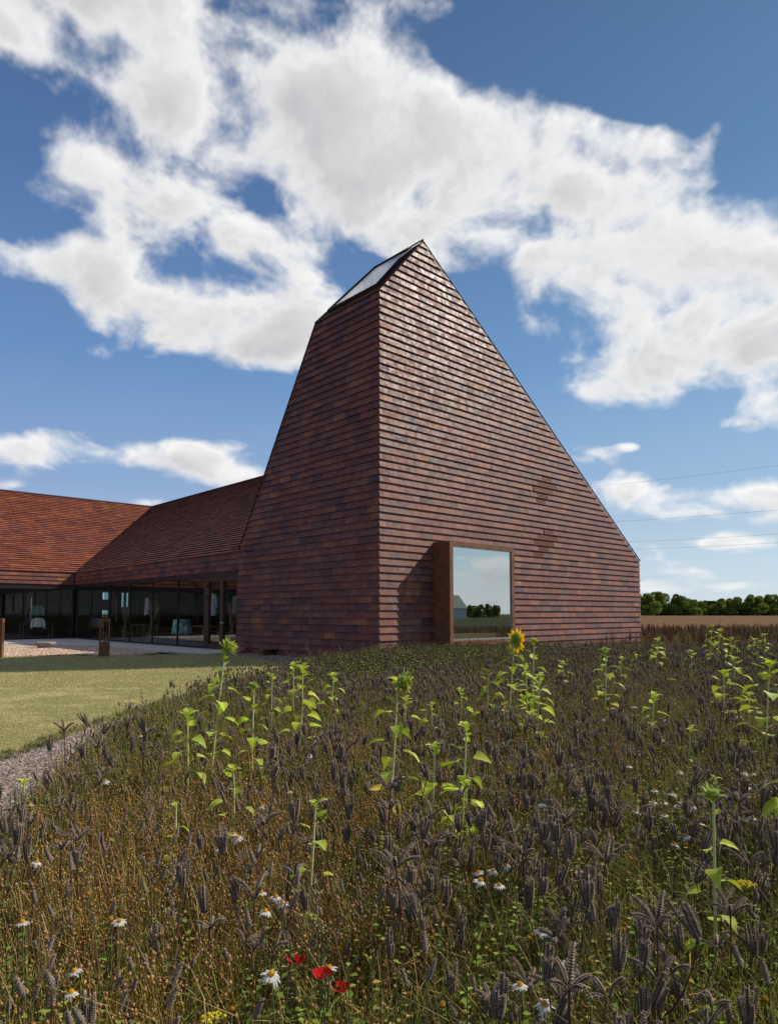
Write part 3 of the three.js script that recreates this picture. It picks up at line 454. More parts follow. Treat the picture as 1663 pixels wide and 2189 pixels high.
  [['highest overhead cable crossing the sky right of the tower', 1275, 1040, 1663, 995], ['second overhead cable from the top right of the tower', 1318, 1115, 1663, 1090], ['upper cable of the lowest close pair right of the tower', 1346, 1158, 1663, 1141.5], ['lowest overhead cable right of the tower', 1356, 1174, 1663, 1160]].forEach(([label, x0, y0, x1, y1]) => {
    const A = dirTo(x0, y0).multiplyScalar(150).add(V(0, EYE, 0)), B = dirTo(x1, y1).multiplyScalar(105).add(V(0, EYE, 0)), d = B.clone().sub(A), pts = []; for (let k = 0; k <= 16; k++) { const t = -.5 + 2.1 * k / 16; pts.push(A.clone().addScaledVector(d, t).add(V(0, -.35 * t * (1 - t) * 1.2, 0))); }
    const m = new MB(); m.tube(pts, .017, 5, [.2, .2, .21]); tag(m.mesh('overhead_cable', M.paint), label, 'cable', 'cables strung across the sky');
  });
}

// ───────────────────────── things in the courtyard ─────────────────────────
function bollard(label, p, turn, solid) {
  const g = thing('lantern_bollard', label, 'bollard lamp', p, turn, 'rust steel bollards on the lawn edge'), w = .15, c = [1, 1, 1];
  const b = new MB(); b.box(-w, w, -.05, .45, -w, w, c); b.mesh('base_box', M.rust, g);
  const t = new MB(); t.box(-w, w, 1.06, 1.17, -w, w, c); t.mesh('cap', M.rust, g);
  for (const [x, z] of [[-1, -1], [1, -1], [-1, 1], [1, 1]]) { const q = new MB(); q.box(x * .125 - .025, x * .125 + .025, .4505, 1.0595, z * .125 - .025, z * .125 + .025, c); q.mesh('corner_post', M.rust, g); }
  const s = new MB(); for (const [x, z] of [[-.04, .137], [.045, .137], [-.04, -.137], [.045, -.137]]) s.box(x - .012, x + .012, .4502, 1.0598, z - .01, z + .01, c); s.mesh('glazing_bars', M.rust, g);
  const l = new MB(); l.tube([V(0, .45, 0), V(0, .52, 0)], .05, 12, [.3, .3, .28]); l.mesh('lamp_fitting', M.paint, g);
  if (solid) { const n = new MB(); n.box(-.1245, .1245, .4503, 1.0597, -.146, -.140, c).box(-.146, -.140, .4503, 1.0597, -.1, .1, c); n.mesh('side_plate', M.rust, g); }
  return g;
}
bollard('rust steel lantern bollard standing alone in front of the glass wall', V(-8.6, 0, -20.6), .38);
bollard('rust steel bollard cut by the left picture edge', V(-11.47, 0, -19.95), 1.9, true);
{
  const g = thing('stone_bowl', 'shallow grey granite bird bath on the gravel by the terrace', 'stone bowl', V(-12.9, .008, -25.6), .4), r = rng(6), pts = [[.14, 0], [.2, .02], [.3, .09], [.345, .17], [.35, .235], [.31, .245], [.22, .19], [.1, .16], [0, .155]].map(([a, b]) => new THREE.Vector2(a, b));
  const geo = new THREE.LatheGeometry(pts, 28), P = geo.attributes.position; for (let k = 0; k < P.count; k++) { const x = P.getX(k), y = P.getY(k), z = P.getZ(k), n = 1 + (noise3(x * 9 + 5, y * 9, z * 9) - .5) * .16; P.setXYZ(k, x * n, y, z * n); } geo.computeVertexNormals();
  put(new THREE.Mesh(geo, std({ color: new THREE.Color(.34, .31, .29), roughness: .95, map: gravelTex2() })), 'bowl', g);
  const w = put(new THREE.Mesh(new THREE.CircleGeometry(.25, 24), std({ color: new THREE.Color(.3, .3, .3), roughness: .05, transmission: .6, thickness: 0 })), 'water', g); w.rotation.x = -Math.PI / 2; w.position.y = .205;
}
function gravelTex2() { return tex(128, (x, y) => .75 + (tnoise(x * 40, y * 40, 40, 4) - .5) * .7, true, 3); }
{
  const g = thing('loose_tile', 'loose reddish clay tile leaning against the tower foot beside the door', 'roof tile', S(-.16, .012, 6.62), PHI), m = new MB();
  const o = put(new THREE.Mesh(new THREE.BoxGeometry(.30, .035, .53), std({ color: new THREE.Color(.22, .085, .06), roughness: .9, map: clayColor })), 'tile_slab', g); o.rotation.z = .62; o.position.set(-.08, .10, 0);
  const v = thing('drain_box', 'dark rust steel drain box on the gravel at the tower foot', 'drain box', S(-.22, .006, 5.0), PHI), b = new MB();
  b.box(-.14, .2, 0, .03, -.26, .26, [1, 1, 1]).box(-.14, .2, .19, .22, -.26, .26, [1, 1, 1]).box(-.14, .2, .0301, .1899, -.26, -.235, [1, 1, 1]).box(-.14, .2, .0301, .1899, -.02, .02, [1, 1, 1]).box(-.14, -.115, .0301, .1899, -.2349, -.0201, [1, 1, 1]); b.mesh('casing', M.rust, v);
  new MB().box(.17, .19, .0301, .1899, -.2, .234, [1, 1, 1]).mesh('grille', M.dark, v);
}
// seen dimly through the glass
function garment(name, label, p, turn, col, col2, L = .75, group) {
  const g = thing(name, label, 'garment', p, turn, group), r = rng(Math.round(p.x * 100) + 3000), m = new MB(), n = 22, rows = 9, ring = [];
  for (let k = 0; k <= rows; k++) { const t = k / rows, y = -L * (1 - t), hw = mix(.30, .20, Math.min(1, t * 1.5)) * (t > .85 ? 1 - (t - .85) * 4.2 : 1), dp = mix(.12, .085, t); ring.push([]); for (let i = 0; i < n; i++) { const a = i / n * 6.283, f = 1 + .10 * (1 - t) * Math.sin(a * 7 + t * 2 + r() * .4); ring[k].push(m.v(V(Math.cos(a) * hw * f, y + .03 * Math.cos(a * 2), Math.sin(a) * dp * f), r() < .35 ? col2 : col)); } }
  for (let k = 0; k < rows; k++) for (let i = 0; i < n; i++) { const j = (i + 1) % n; m.i.push(ring[k][i], ring[k][j], ring[k + 1][j], ring[k][i], ring[k + 1][j], ring[k + 1][i]); }
  m.mesh('body', M.cloth, g);
  for (const s of [-1, 1]) { const q = new MB(); q.tube([V(s * .17, -.05, 0), V(s * .27, -.18, .02), V(s * .31, -.36, .03), V(s * .30, -.54, .05)], [.07, .07, .06, .055], 9, col, false); q.mesh('sleeve', M.cloth, g); }
  const h = new MB(); h.tube([V(0, 0, 0), V(0, .06, 0), V(.02, .09, 0), V(0, .11, 0)], .006, 5, [.2, .2, .2]); h.mesh('hanger_hook', M.paint, g);
  return g;
}
garment('white_coat', 'pale cotton coat hanging behind the glass beside the door', S(1.15, 2.1, 11.1), PHI + 1.57, [.42, .43, .44], [.34, .35, .37], .85);
garment('white_shirt', 'long pale shirt hanging in the middle of the glass front', S(1.5, 2.05, 18.0), PHI + 1.3, [.44, .43, .41], [.36, .35, .34], .8);
garment('white_jacket', 'small white jacket on display behind the far wing glass', S(-1.33, 1.1, 24.75), PHI, [.72, .70, .66], [.62, .60, .56], .45);
garment('green_jacket', 'pale green jacket hanging above the white jacket', S(-1.0, 1.75, 26.2), PHI, [.20, .30, .25], [.15, .22, .19], .5);
garment('striped_shirt', 'faint shirt hanging in the door glass', S(1.4, 2.0, 9.7), PHI + 1.4, [.30, .31, .32], [.22, .23, .24], .7);
{
  for (const [l, p, q] of [['black rail holding the pale coat', S(1.15, .05, 10.2), 2.4], ['black rail holding the long pale shirt', S(1.5, .05, 17.3), 1.8]]) { const g = thing('clothes_rail', l, 'clothes rail', p, PHI), m = new MB(); m.tube([V(0, 2.2, .6), V(0, 2.2, -q)], .015, 6, [.03, .03, .03]); m.mesh('bar', M.paint, g); for (const z of [.6, -q]) { const s = new MB(); s.tube([V(0, 0, z), V(0, 2.2, z)], .015, 6, [.03, .03, .03]); s.mesh('post', M.paint, g); } }
  const jr = thing('display_stand', 'thin black stand carrying the white jacket', 'display stand', S(-1.33, .05, 24.8), PHI); { const m = new MB(); m.tube([V(0, 0, 0), V(0, 1.16, 0)], .014, 6, [.04, .04, .04]); m.mesh('pole', M.paint, jr); const q = new MB(); q.tube([V(0, 0, 0), V(0, .015, 0)], .16, 14, [.04, .04, .04]); q.mesh('foot', M.paint, jr); }
  const t = thing('display_table', 'round side table under the teal patterned cloth', 'table', S(.85, .05, 13.0), 0), tt = new MB(); tt.tube([V(0, .98, 0), V(0, 1.02, 0)], .34, 24, [.2, .15, .1]); tt.mesh('table_top', M.paint, t); const tl = new MB(); tl.tube([V(0, 0, 0), V(0, .98, 0)], .04, 8, [.1, .08, .06]); tl.mesh('leg', M.paint, t);
  const c = thing('patterned_cloth', 'teal cloth with a pale leaf pattern draped over a round table', 'cloth', S(.85, .05, 13.0), 0), m = new MB(), R = rng(88), n = 48, rows = 9, g = [];
  for (let k = 0; k <= rows; k++) { g.push([]); for (let i = 0; i < n; i++) { const a = i / n * 6.283, t2 = Math.max(0, (k - 2) / (rows - 2)), rr = k === 0 ? 0 : k === 1 ? .2 : .35 + t2 * (.05 + .035 * Math.sin(a * 11)), y = k < 2 ? 1.03 : 1.028 - t2 * .58, w = R(); g[k].push(m.v(V(Math.cos(a) * rr, y, Math.sin(a) * rr), w < .42 ? [.48, .60, .52] : [.06, .24, .21])); } }
  for (let k = 0; k < rows; k++) for (let i = 0; i < n; i++) { const j = (i + 1) % n; m.i.push(g[k][i], g[k][j], g[k + 1][j], g[k][i], g[k + 1][j], g[k + 1][i]); }
  m.mesh('drape', M.cloth, c);
  const sheaf = (label, p, lean, h) => { const q = thing('straw_sheaf', label, 'straw sheaf', p, 0, 'straw sheaves behind the glass'), s = new MB(), rr = rng(Math.round(p.x * 77) + 5000); for (let k = 0; k < 46; k++) { const a = rr() * 6.28, b = .05 + .06 * rr(), o = .10 + .14 * rr(), H = h * (.8 + .25 * rr()); s.tube([V(Math.cos(a) * b * 1.4, 0, Math.sin(a) * b * 1.4), V(Math.cos(a) * b * .5 + lean * .5, H * .5, Math.sin(a) * b * .5), V(Math.cos(a) * o + lean, H, Math.sin(a) * o)], [.005, .004, .007], 3, [.42, .33, .16]); } s.mesh('stalks', M.paint, q); };
  sheaf('tall straw sheaf standing right of the long pale shirt', S(.75, .05, 16.0), .25, 1.75); sheaf('straw sheaf standing in the glass door', S(.7, .05, 8.9), .15, 1.65); sheaf('thin straw sheaf far left behind the glass front', S(1.2, .05, 19.9), .1, 1.7);
  const table = (label, p, turn) => { const q = thing('wooden_table', label, 'table', p, turn, 'plain tables inside'); const a = new MB(); a.box(-.8, .8, .70, .74, -.4, .4, [.26, .19, .10]); a.mesh('table_top', M.paint, q); for (const [x, z] of [[-.72, -.34], [.72, -.34], [-.72, .34], [.72, .34]]) { const b = new MB(); b.box(x - .03, x + .03, 0, .6995, z - .03, z + .03, [.2, .15, .08]); b.mesh('leg', M.paint, q); } };
  table('wooden table behind the far wing glass', S(-.9, .05, 26.6), PHI); table('wooden table inside behind the patterned cloth', S(2.6, .05, 14.6), PHI + 1.57); table('wooden table inside near the middle of the glass front', S(2.4, .05, 20.4), PHI + 1.57);
}

// ───────────────────────── plant material ─────────────────────────
const STEM = std({ vertexColors: true, roughness: .7, specularIntensity: .5 });
const HUSK = std({ vertexColors: true, roughness: .92, specularIntensity: .3 });
const POD = std({ vertexColors: true, roughness: .42, specularIntensity: .8 });
const PETAL = std({ vertexColors: true, roughness: .75, transmission: .55, thickness: 0, ior: 1.2, side: THREE.DoubleSide, specularIntensity: .3 });
const jit = (r, c, s) => { const k = 1 + (r() - .5) * s; return c.map((x) => x * k); };
const bent = (p, q, sag, n = 4) => { const o = []; for (let k = 0; k <= n; k++) { const t = k / n; o.push(p.clone().lerp(q, t).addScaledVector(sag, 4 * t * (1 - t) * .5)); } return o; };
function spindle(m, p, d, L, w, c0, c1) { // small pointed husk
  const s = Math.abs(d.y) < .9 ? V(0, 1, 0).cross(d).normalize() : V(1, 0, 0).cross(d).normalize(), u = d.clone().cross(s), a = m.v(p, c0), mid = p.clone().addScaledVector(d, L * .45), e = m.v(p.clone().addScaledVector(d, L), c1), q = [];
  for (let k = 0; k < 4; k++) { const t = k * 1.5708; q.push(m.v(mid.clone().addScaledVector(s, Math.cos(t) * w).addScaledVector(u, Math.sin(t) * w), c0)); }
  for (let k = 0; k < 4; k++) { const j = (k + 1) % 4; m.i.push(a, q[k], q[j], e, q[j], q[k]); }
}
function ribbon(m, pts, w, side, c0, c1) { // thin blade
  let a = -1, b = -1; const n = pts.length - 1;
  pts.forEach((p, k) => { const t = k / n, h = w * (1 - t * t) + .0002, c = c0.map((x, i) => mix(x, c1[i], t)), i = m.v(p.clone().addScaledVector(side, -h), c), j = m.v(p.clone().addScaledVector(side, h), c); if (k) m.i.push(a, b, j, a, j, i); a = i; b = j; });
}
// one coiled, furry cluster of dried calyces
function cyme(m, r, base, dir, out, L, curl) {
  const n = 15, pts = [], p = base.clone(), d = dir.clone(); let o = out.clone();
  for (let k = 0; k <= n; k++) { pts.push(p.clone()); const t = k / n; d.addScaledVector(o, curl * (.25 + t * t * 2.2) / n).normalize(); p.addScaledVector(d, L / n); }
  m.tube(pts, pts.map((_, k) => .0031 * (1 - .45 * k / n)), 5, [.075, .058, .048]);
  for (let k = 1; k <= n; k++) {
    const t = (k < n ? pts[k + 1].clone().sub(pts[k]) : pts[k].clone().sub(pts[k - 1])).normalize(), oo = o.clone().addScaledVector(t, -o.dot(t)).normalize(), s = t.clone().cross(oo), taper = 1 - .35 * Math.abs(k / n - .45);
    for (const q of [-1, 1]) {
      const e = oo.clone().multiplyScalar(.55).addScaledVector(s, q * .75).addScaledVector(t, .75).normalize(), c = jit(r, [.150, .110, .078], .8), c2 = jit(r, [.32, .25, .185], .8);
      spindle(m, pts[k], e, .0088 * taper * (.75 + .5 * r()), .0025 * taper, c, c2);
      spindle(m, pts[k], oo.clone().multiplyScalar(-.5).addScaledVector(s, q * .8).addScaledVector(t, .6).normalize(), .0074 * taper, .0019, c, c2);
      const f = pts[k].clone().addScaledVector(e, .004); for (let h = 0; h < 3; h++) { const g = e.clone().add(V(r() - .5, r() - .3, r() - .5).multiplyScalar(1.1)).normalize().multiplyScalar(.0105), w = V(r() - .5, r() - .5, r() - .5).multiplyScalar(.0015); m.tri(f, f.clone().add(w), f.clone().add(g), jit(r, [.50, .40, .31], .6)); }
    }
  }
}
function phaceliaHead(r, kind) {
  const m = new MB(), n = kind ? 3 + Math.floor(r() * 3) : 5 + Math.floor(r() * 3), a0 = r() * 6.28;
  for (let k = 0; k < n; k++) {
    const a = a0 + k / n * 6.28 + (r() - .5) * .6, o = V(Math.cos(a), 0, Math.sin(a)), lean = kind ? .35 + .5 * r() : .12 + .20 * r();
    cyme(m, r, V(Math.cos(a) * .006, (r() - .5) * .012, Math.sin(a) * .006), V(o.x * lean, 1, o.z * lean).normalize(), kind ? o : o.clone().multiplyScalar(-1), (kind ? .052 : .057) * (.6 + .8 * r()), kind ? 1.3 + 1.5 * r() : .30);
  }
  return m;
}
const RED = [.105, .036, .036], DRY = [.10, .062, .04];
function phacelia(seed, H, nh, open) {
  const r = rng(seed), stem = new MB(), heads = [], top = V((r() - .5) * .10, H, (r() - .5) * .10), mid = V(top.x * .4 + (r() - .5) * .03, H * .5, top.z * .4 + (r() - .5) * .03), col = jit(r, r() < .6 ? RED : DRY, .5);
  stem.tube([V(0, 0, 0), mid.clone().multiplyScalar(.5), mid, mid.clone().lerp(top, .5), top], [.0034, .003, .0027, .0022, .002], 5, col);
  heads.push([phaceliaHead(r, open && r() < .5), new THREE.Matrix4().makeTranslation(top.x, top.y, top.z)]);
  for (let k = 1; k < nh; k++) {
    const t = .35 + .5 * r(), p = t < .5 ? V(0, 0, 0).lerp(mid, t * 2) : mid.clone().lerp(top, t * 2 - 1), a = r() * 6.28, l = .10 + .13 * r(), e = p.clone().add(V(Math.cos(a) * l * .55, l, Math.sin(a) * l * .55));
    stem.tube(bent(p, e, V(Math.cos(a) * .03, -.02, Math.sin(a) * .03)), [.0022, .002, .0018, .0016, .0015], 4, col);
    heads.push([phaceliaHead(r, open ? r() < .5 : r() < .12), new THREE.Matrix4().makeTranslation(e.x, e.y, e.z).multiply(new THREE.Matrix4().makeRotationFromEuler(new THREE.Euler((r() - .5) * .8, r() * 6, (r() - .5) * .8))).multiply(new THREE.Matrix4().makeScale(.85, .85, .85))]);
  }
  const leaf = new MB(); for (let k = 0; k < 7; k++) { const t = .1 + .6 * r(), p = V(top.x * t * .8, H * t, top.z * t * .8), a = r() * 6.28, e = p.clone().add(V(Math.cos(a) * .07, -.02 - .04 * r(), Math.sin(a) * .07)); ribbon(leaf, bent(p, e, V(0, .03, 0), 3), .005, V(-Math.sin(a), 0, Math.cos(a)), [.055, .04, .022], [.085, .055, .03]); }
  return { stem, heads, leaf };
}
const PH = [phacelia(1, .50, 3, 0), phacelia(2, .56, 2, 0), phacelia(3, .46, 4, 1), phacelia(4, .53, 3, 1), phacelia(5, .42, 3, 0), phacelia(6, .50, 4, 1)];
const PHALL = PH.map((p) => { const m = new MB(); m.add(p.stem).add(p.leaf); for (const [h, mt] of p.heads) m.add(h, mt); return m.geo(); });

function flax(seed) {
  const r = rng(seed), m = new MB(), pods = new MB();
  for (let s = 0; s < 7; s++) {
    const a = r() * 6.28, H = .34 + .16 * r(), b = V((r() - .5) * .03, 0, (r() - .5) * .03), t = b.clone().add(V(Math.cos(a) * .07 * r(), H * .68, Math.sin(a) * .07 * r())), col = jit(r, r() < .7 ? [.46, .27, .045] : [.32, .29, .055], .5);
    m.tube(bent(b, t, V((r() - .5) * .03, 0, (r() - .5) * .03), 3), [.0016, .0014, .0012, .0011], 3, col);
    for (let k = 0; k < 4; k++) {
      const p = t.clone().add(V(0, -.09 + .028 * k, 0)), q = r() * 6.28, l = .07 + .08 * r(), e = p.clone().add(V(Math.cos(q) * l * .5, l, Math.sin(q) * l * .5));
      m.tube(bent(p, e, V(Math.cos(q) * .02, -.01, Math.sin(q) * .02), 2), [.0009, .0008, .0007], 3, col);
      const c = jit(r, r() < .75 ? [.30, .145, .055] : [.38, .23, .085], .45), R = .0029 + .0014 * r();
      pods.blob(e.clone().add(V(0, R * .8, 0)), R, R * 1.08, R, 7, 5, c); for (let z = 0; z < 4; z++) spindle(m, e.clone(), V(Math.cos(z * 1.57) * .9, .55, Math.sin(z * 1.57) * .9).normalize(), .0045, .0008, col, col); spindle(pods, e.clone().add(V(0, R * 1.8, 0)), V(0, 1, 0), .003, .0005, c, c);
    }
  }
  return { m: m.geo(), pods: pods.geo() };
}
const FX = [flax(21), flax(22), flax(23)];
function grassTuft(seed, n, H, w, c0, c1, spread = .05) {
  const r = rng(seed), m = new MB();
  for (let k = 0; k < n; k++) { const a = r() * 6.28, h = H * (.5 + .6 * r()), l = h * (.08 + .40 * r()), b = V((r() - .5) * spread, 0, (r() - .5) * spread), d = V(Math.cos(a), 0, Math.sin(a)), pts = [b, b.clone().addScaledVector(d, l * .15).add(V(0, h * .5, 0)), b.clone().addScaledVector(d, l * .5).add(V(0, h * .88, 0)), b.clone().addScaledVector(d, l).add(V(0, h * (.75 + .35 * r()), 0))]; ribbon(m, pts, w * (.7 + .6 * r()), V(-Math.sin(a), 0, Math.cos(a)), jit(r, c0, .5), jit(r, c1, .6)); }
  return m.geo();
}
function feathery(seed) { // fine cut mayweed foliage
  const r = rng(seed), m = new MB();
  for (let s = 0; s < 4; s++) {
    const a = r() * 6.28, H = .20 + .18 * r(), d = V(Math.cos(a), 0, Math.sin(a)), b = V((r() - .5) * .05, 0, (r() - .5) * .05), top = b.clone().addScaledVector(d, .05 + .05 * r()).add(V(0, H, 0)), col = jit(r, [.10, .105, .028], .5);
    m.tube(bent(b, top, d.clone().multiplyScalar(.02), 3), .0012, 3, col);
    for (let k = 0; k < 15; k++) { const t = .15 + .85 * k / 15, p = b.clone().lerp(top, t), q = r() * 6.28, e = V(Math.cos(q), .4 + .5 * r(), Math.sin(q)).normalize(), L = .03 + .03 * r(); for (let z = 0; z < 3; z++) { const pp = p.clone().addScaledVector(e, L * z * .3), f = e.clone().add(V(r() - .5, r() - .5, r() - .5).multiplyScalar(1.3)).normalize(); ribbon(m, [pp, pp.clone().addScaledVector(f, L * .5), pp.clone().addScaledVector(f, L).add(V(0, -.003, 0))], .0011, V(r() - .5, r() - .5, r() - .5).cross(f).normalize(), jit(r, [.16, .21, .036], .5), jit(r, [.25, .28, .05], .5)); } }
  }
  return m.geo();
}
function leafy(seed, c0, c1, H, ll, n = 5) { // small leaves on weak stems
  const r = rng(seed), m = new MB();
  for (let s = 0; s < n; s++) {
    const a = r() * 6.28, h = H * (.5 + .6 * r()), d = V(Math.cos(a), 0, Math.sin(a)), b = V((r() - .5) * .06, 0, (r() - .5) * .06), top = b.clone().addScaledVector(d, .08 * r()).add(V(0, h, 0)); m.tube(bent(b, top, d.clone().multiplyScalar(.02), 2), .0011, 3, jit(r, [.09, .10, .03], .5));
    for (let k = 0; k < 8; k++) { const p = b.clone().lerp(top, .25 + .75 * r()), q = r() * 6.28, L = ll * (.6 + .7 * r()), e = V(Math.cos(q), .15 + .5 * r(), Math.sin(q)).normalize(), w = up.clone().cross(e).normalize().multiplyScalar(L * .34), c = jit(r, r() < .8 ? c0 : c1, .5), x = p.clone().addScaledVector(e, L * .45), y = p.clone().addScaledVector(e, L).add(V(0, -L * .2, 0)); m.quad(p, x.clone().add(w), y, x.clone().sub(w), c); }
  }
  return m.geo();
}
function clover(seed) { // dried round clover heads over trifoliate leaves
  const r = rng(seed), m = new MB();
  for (let s = 0; s < 6; s++) {
    const a = r() * 6.28, H = .13 + .30 * r(), d = V(Math.cos(a), 0, Math.sin(a)), b = V((r() - .5) * .08, 0, (r() - .5) * .08), top = b.clone().addScaledVector(d, .10 * r()).add(V(0, H, 0));
    m.tube(bent(b, top, d.clone().multiplyScalar(.03), 3), .0012, 3, jit(r, [.075, .05, .03], .5));
    const pink = r() < .05, R = .0085 + .004 * r(), n = 26; for (let k = 0; k < n; k++) { const y = 1 - 2 * (k + .5) / n, q = k * 2.4, f = Math.sqrt(1 - y * y), e = V(Math.cos(q) * f, y * .9 + .25, Math.sin(q) * f).normalize(); spindle(m, top.clone(), e, R * (.85 + .4 * r()), R * .30, jit(r, pink ? [.30, .07, .17] : [.06, .034, .024], .4), jit(r, pink ? [.55, .22, .38] : [.15, .09, .065], .6)); }
    for (let k = 0; k < 6; k++) { const p = b.clone().lerp(top, .2 + .75 * r()), q0 = r() * 6.28; for (let z = 0; z < 3; z++) { const q = q0 + z * 2.1, L = .019 + .012 * r(), e = V(Math.cos(q), .25, Math.sin(q)).normalize(), w = up.clone().cross(e).normalize().multiplyScalar(L * .36), c = jit(r, [.15, .225, .04], .6), x = p.clone().addScaledVector(e, L * .6); m.quad(p, x.clone().add(w), p.clone().addScaledVector(e, L), x.clone().sub(w), c); } }
  }
  return m.geo();
}
function dock(seed) { // rusty seed spikes
  const r = rng(seed), m = new MB();
  for (let s = 0; s < 2; s++) {
    const H = .62 + .42 * r(), top = V((r() - .5) * .12, H, (r() - .5) * .12), b = V((r() - .5) * .1, 0, (r() - .5) * .1); m.tube([b, b.clone().lerp(top, .5), top], [.004, .003, .0015], 4, [.10, .04, .025]);
    for (let q = 0; q < 7; q++) { const t0 = .40 + .07 * q, p = b.clone().lerp(top, t0), a = r() * 6.28, L = (q === 6 ? .16 : .12 + .12 * r()), e = q === 6 ? V(0, 1, 0) : V(Math.cos(a) * .35, 1, Math.sin(a) * .35).normalize(); for (let k = 0; k < 34; k++) { const z = p.clone().addScaledVector(e, L * r()), f = V(r() - .5, r() - .45, r() - .5).normalize(); spindle(m, z, f, .016 + .008 * r(), .005, jit(r, [.115, .048, .032], .7), jit(r, [.17, .078, .05], .6)); } }
  }
  return m.geo();
}
function wisp(seed, c0, c1, H) { // slender plant set with tiny pale seed balls
  const r = rng(seed), m = new MB(), top = V((r() - .5) * .08, H, (r() - .5) * .08);
  m.tube([V(0, 0, 0), V(top.x * .4, H * .5, top.z * .4), top], [.003, .0024, .001], 4, [.13, .13, .05]);
  for (let k = 0; k < 26; k++) { const t = .28 + .72 * k / 26, p = V(top.x * t, H * t, top.z * t), a = k * 2.4, L = .10 * (1.12 - t), e = p.clone().add(V(Math.cos(a) * L * .6, L * .9, Math.sin(a) * L * .6)); m.tube([p, e], .0008, 3, [.15, .15, .06]); for (let z = 0; z < 9; z++) { const q = p.clone().lerp(e, .2 + .8 * z / 9).add(V(r() - .5, r() - .5, r() - .5).multiplyScalar(.008)); m.blob(q, .0032, .0036, .0032, 5, 3, jit(r, r() < .6 ? c0 : c1, .4)); } }
  return m.geo();
}
function furry(seed) { // soft oblong hairy heads on straight stems
  const r = rng(seed), m = new MB();
  for (let s = 0; s < 3; s++) {
    const a = r() * 6.28, H = .28 + .18 * r(), b = V((r() - .5) * .05, 0, (r() - .5) * .05), top = b.clone().add(V(Math.cos(a) * .06 * r(), H, Math.sin(a) * .06 * r())), d = V(Math.cos(a) * r() * .9, 1, Math.sin(a) * r() * .9).normalize(), L = .026 + .016 * r(); m.tube(bent(b, top, V(.02, 0, .01), 3), .0012, 4, [.20, .13, .06]);
    m.tube([top, top.clone().addScaledVector(d, L * .5), top.clone().addScaledVector(d, L)], [.004, .0055, .002], 6, [.15, .115, .09]);
    for (let k = 0; k < 70; k++) { const t = r(), q = k * 2.4, p = top.clone().addScaledVector(d, L * t), e = V(Math.cos(q), .7, Math.sin(q)).normalize(); spindle(m, p, e, .0085 * (1.2 - .5 * t), .0011, jit(r, [.17, .13, .10], .5), jit(r, [.33, .27, .22], .5)); }
  }
  return m.geo();
}
const WISP = [wisp(71, [.30, .29, .16], [.22, .24, .10], .55), wisp(72, [.36, .30, .20], [.26, .20, .13], .66)];

// ───────────────────────── planting ─────────────────────────
const inPoly = (p, x, y) => { let c = false; for (let i = 0, j = p.length - 1; i < p.length; j = i++) if ((p[i][1] > y) !== (p[j][1] > y) && x < (p[j][0] - p[i][0]) * (y - p[i][1]) / (p[j][1] - p[i][1]) + p[i][0]) c = !c; return c; };
const inTower = (x, d) => { const a = x - CX, b = d - CD, u = a * cp + b * sp, w = -a * sp + b * cp; return u > -.15 && u < 14.25 && w > -.06 && w < 20; };
const seen = (x, d, pad = .25) => Math.abs(x) < .585 * d + pad;
const okay = (x, d) => inPoly(MEADOW, x, d) && !inTower(x, d);
const pz = (x, d, f, s) => fbm(x * f + s, d * f + s * 2, s, 3);
function scatter(name, label, geo, mat, spots, r, size, tint, lean = .12) {
  const m = new THREE.InstancedMesh(geo, mat, spots.length), q = new THREE.Object3D(), c = new THREE.Color();
  spots.forEach(([x, d, s = 1], i) => { q.position.set(x, -.005, -d); q.rotation.set((r() - .5) * lean * 2, r() * 6.28, (r() - .5) * lean * 2); q.scale.setScalar(s * (size[0] + (size[1] - size[0]) * r())); q.updateMatrix(); m.setMatrixAt(i, q.matrix); const k = 1 + (r() - .5) * tint; c.setRGB(k * (1 + (r() - .5) * tint * .35), k, k * (1 + (r() - .5) * tint * .3)); m.setColorAt(i, c); });
  put(m, name); return tag(m, label, name.replace(/_/g, ' '), null, 'stuff');
}
function spots(r, n, dmin, dmax, keep) { // even over the ground that the camera sees
  const o = []; let guard = 0; while (o.length < n && guard++ < n * 40) { const d = Math.sqrt(dmin * dmin + r() * (dmax * dmax - dmin * dmin)), x = (r() * 2 - 1) * (.585 * d + .25); if (okay(x, d) && r() < keep(x, d)) o.push([x, d]); } return o;
}
const nearTower = (x, d) => { const a = x - CX, b = d - CD, w = -a * sp + b * cp; return -w; }; // metres in front of the gable wall
const edgeX = (d) => { for (let i = 1; i < 8; i++) { const [x0, d0] = MEADOW[i - 1], [x1, d1] = MEADOW[i]; if (d <= d1) return mix(x0, x1, clamp((d - d0) / (d1 - d0), 0, 1)); } return -.9; };
const leftEdge = (x, d) => x - edgeX(d);
const cloverZone = (x, d) => Math.max(sstep(5.2, 1.5, nearTower(x, d)), sstep(3.2, 5.5, d) * sstep(1.0, .2, leftEdge(x, d)) * .9, sstep(7.5, 9.5, d) * sstep(2.6, 1.2, leftEdge(x, d) - (d - 8) * .35));
const flaxZone = (x, d) => clamp(sstep(.42, .6, pz(x, d, .9, 4)) * .55 + sstep(1.3, .3, Math.hypot((x + .75) / 1.0, (d - 2.5) / 1.2)) * 1.1, 0, 1);
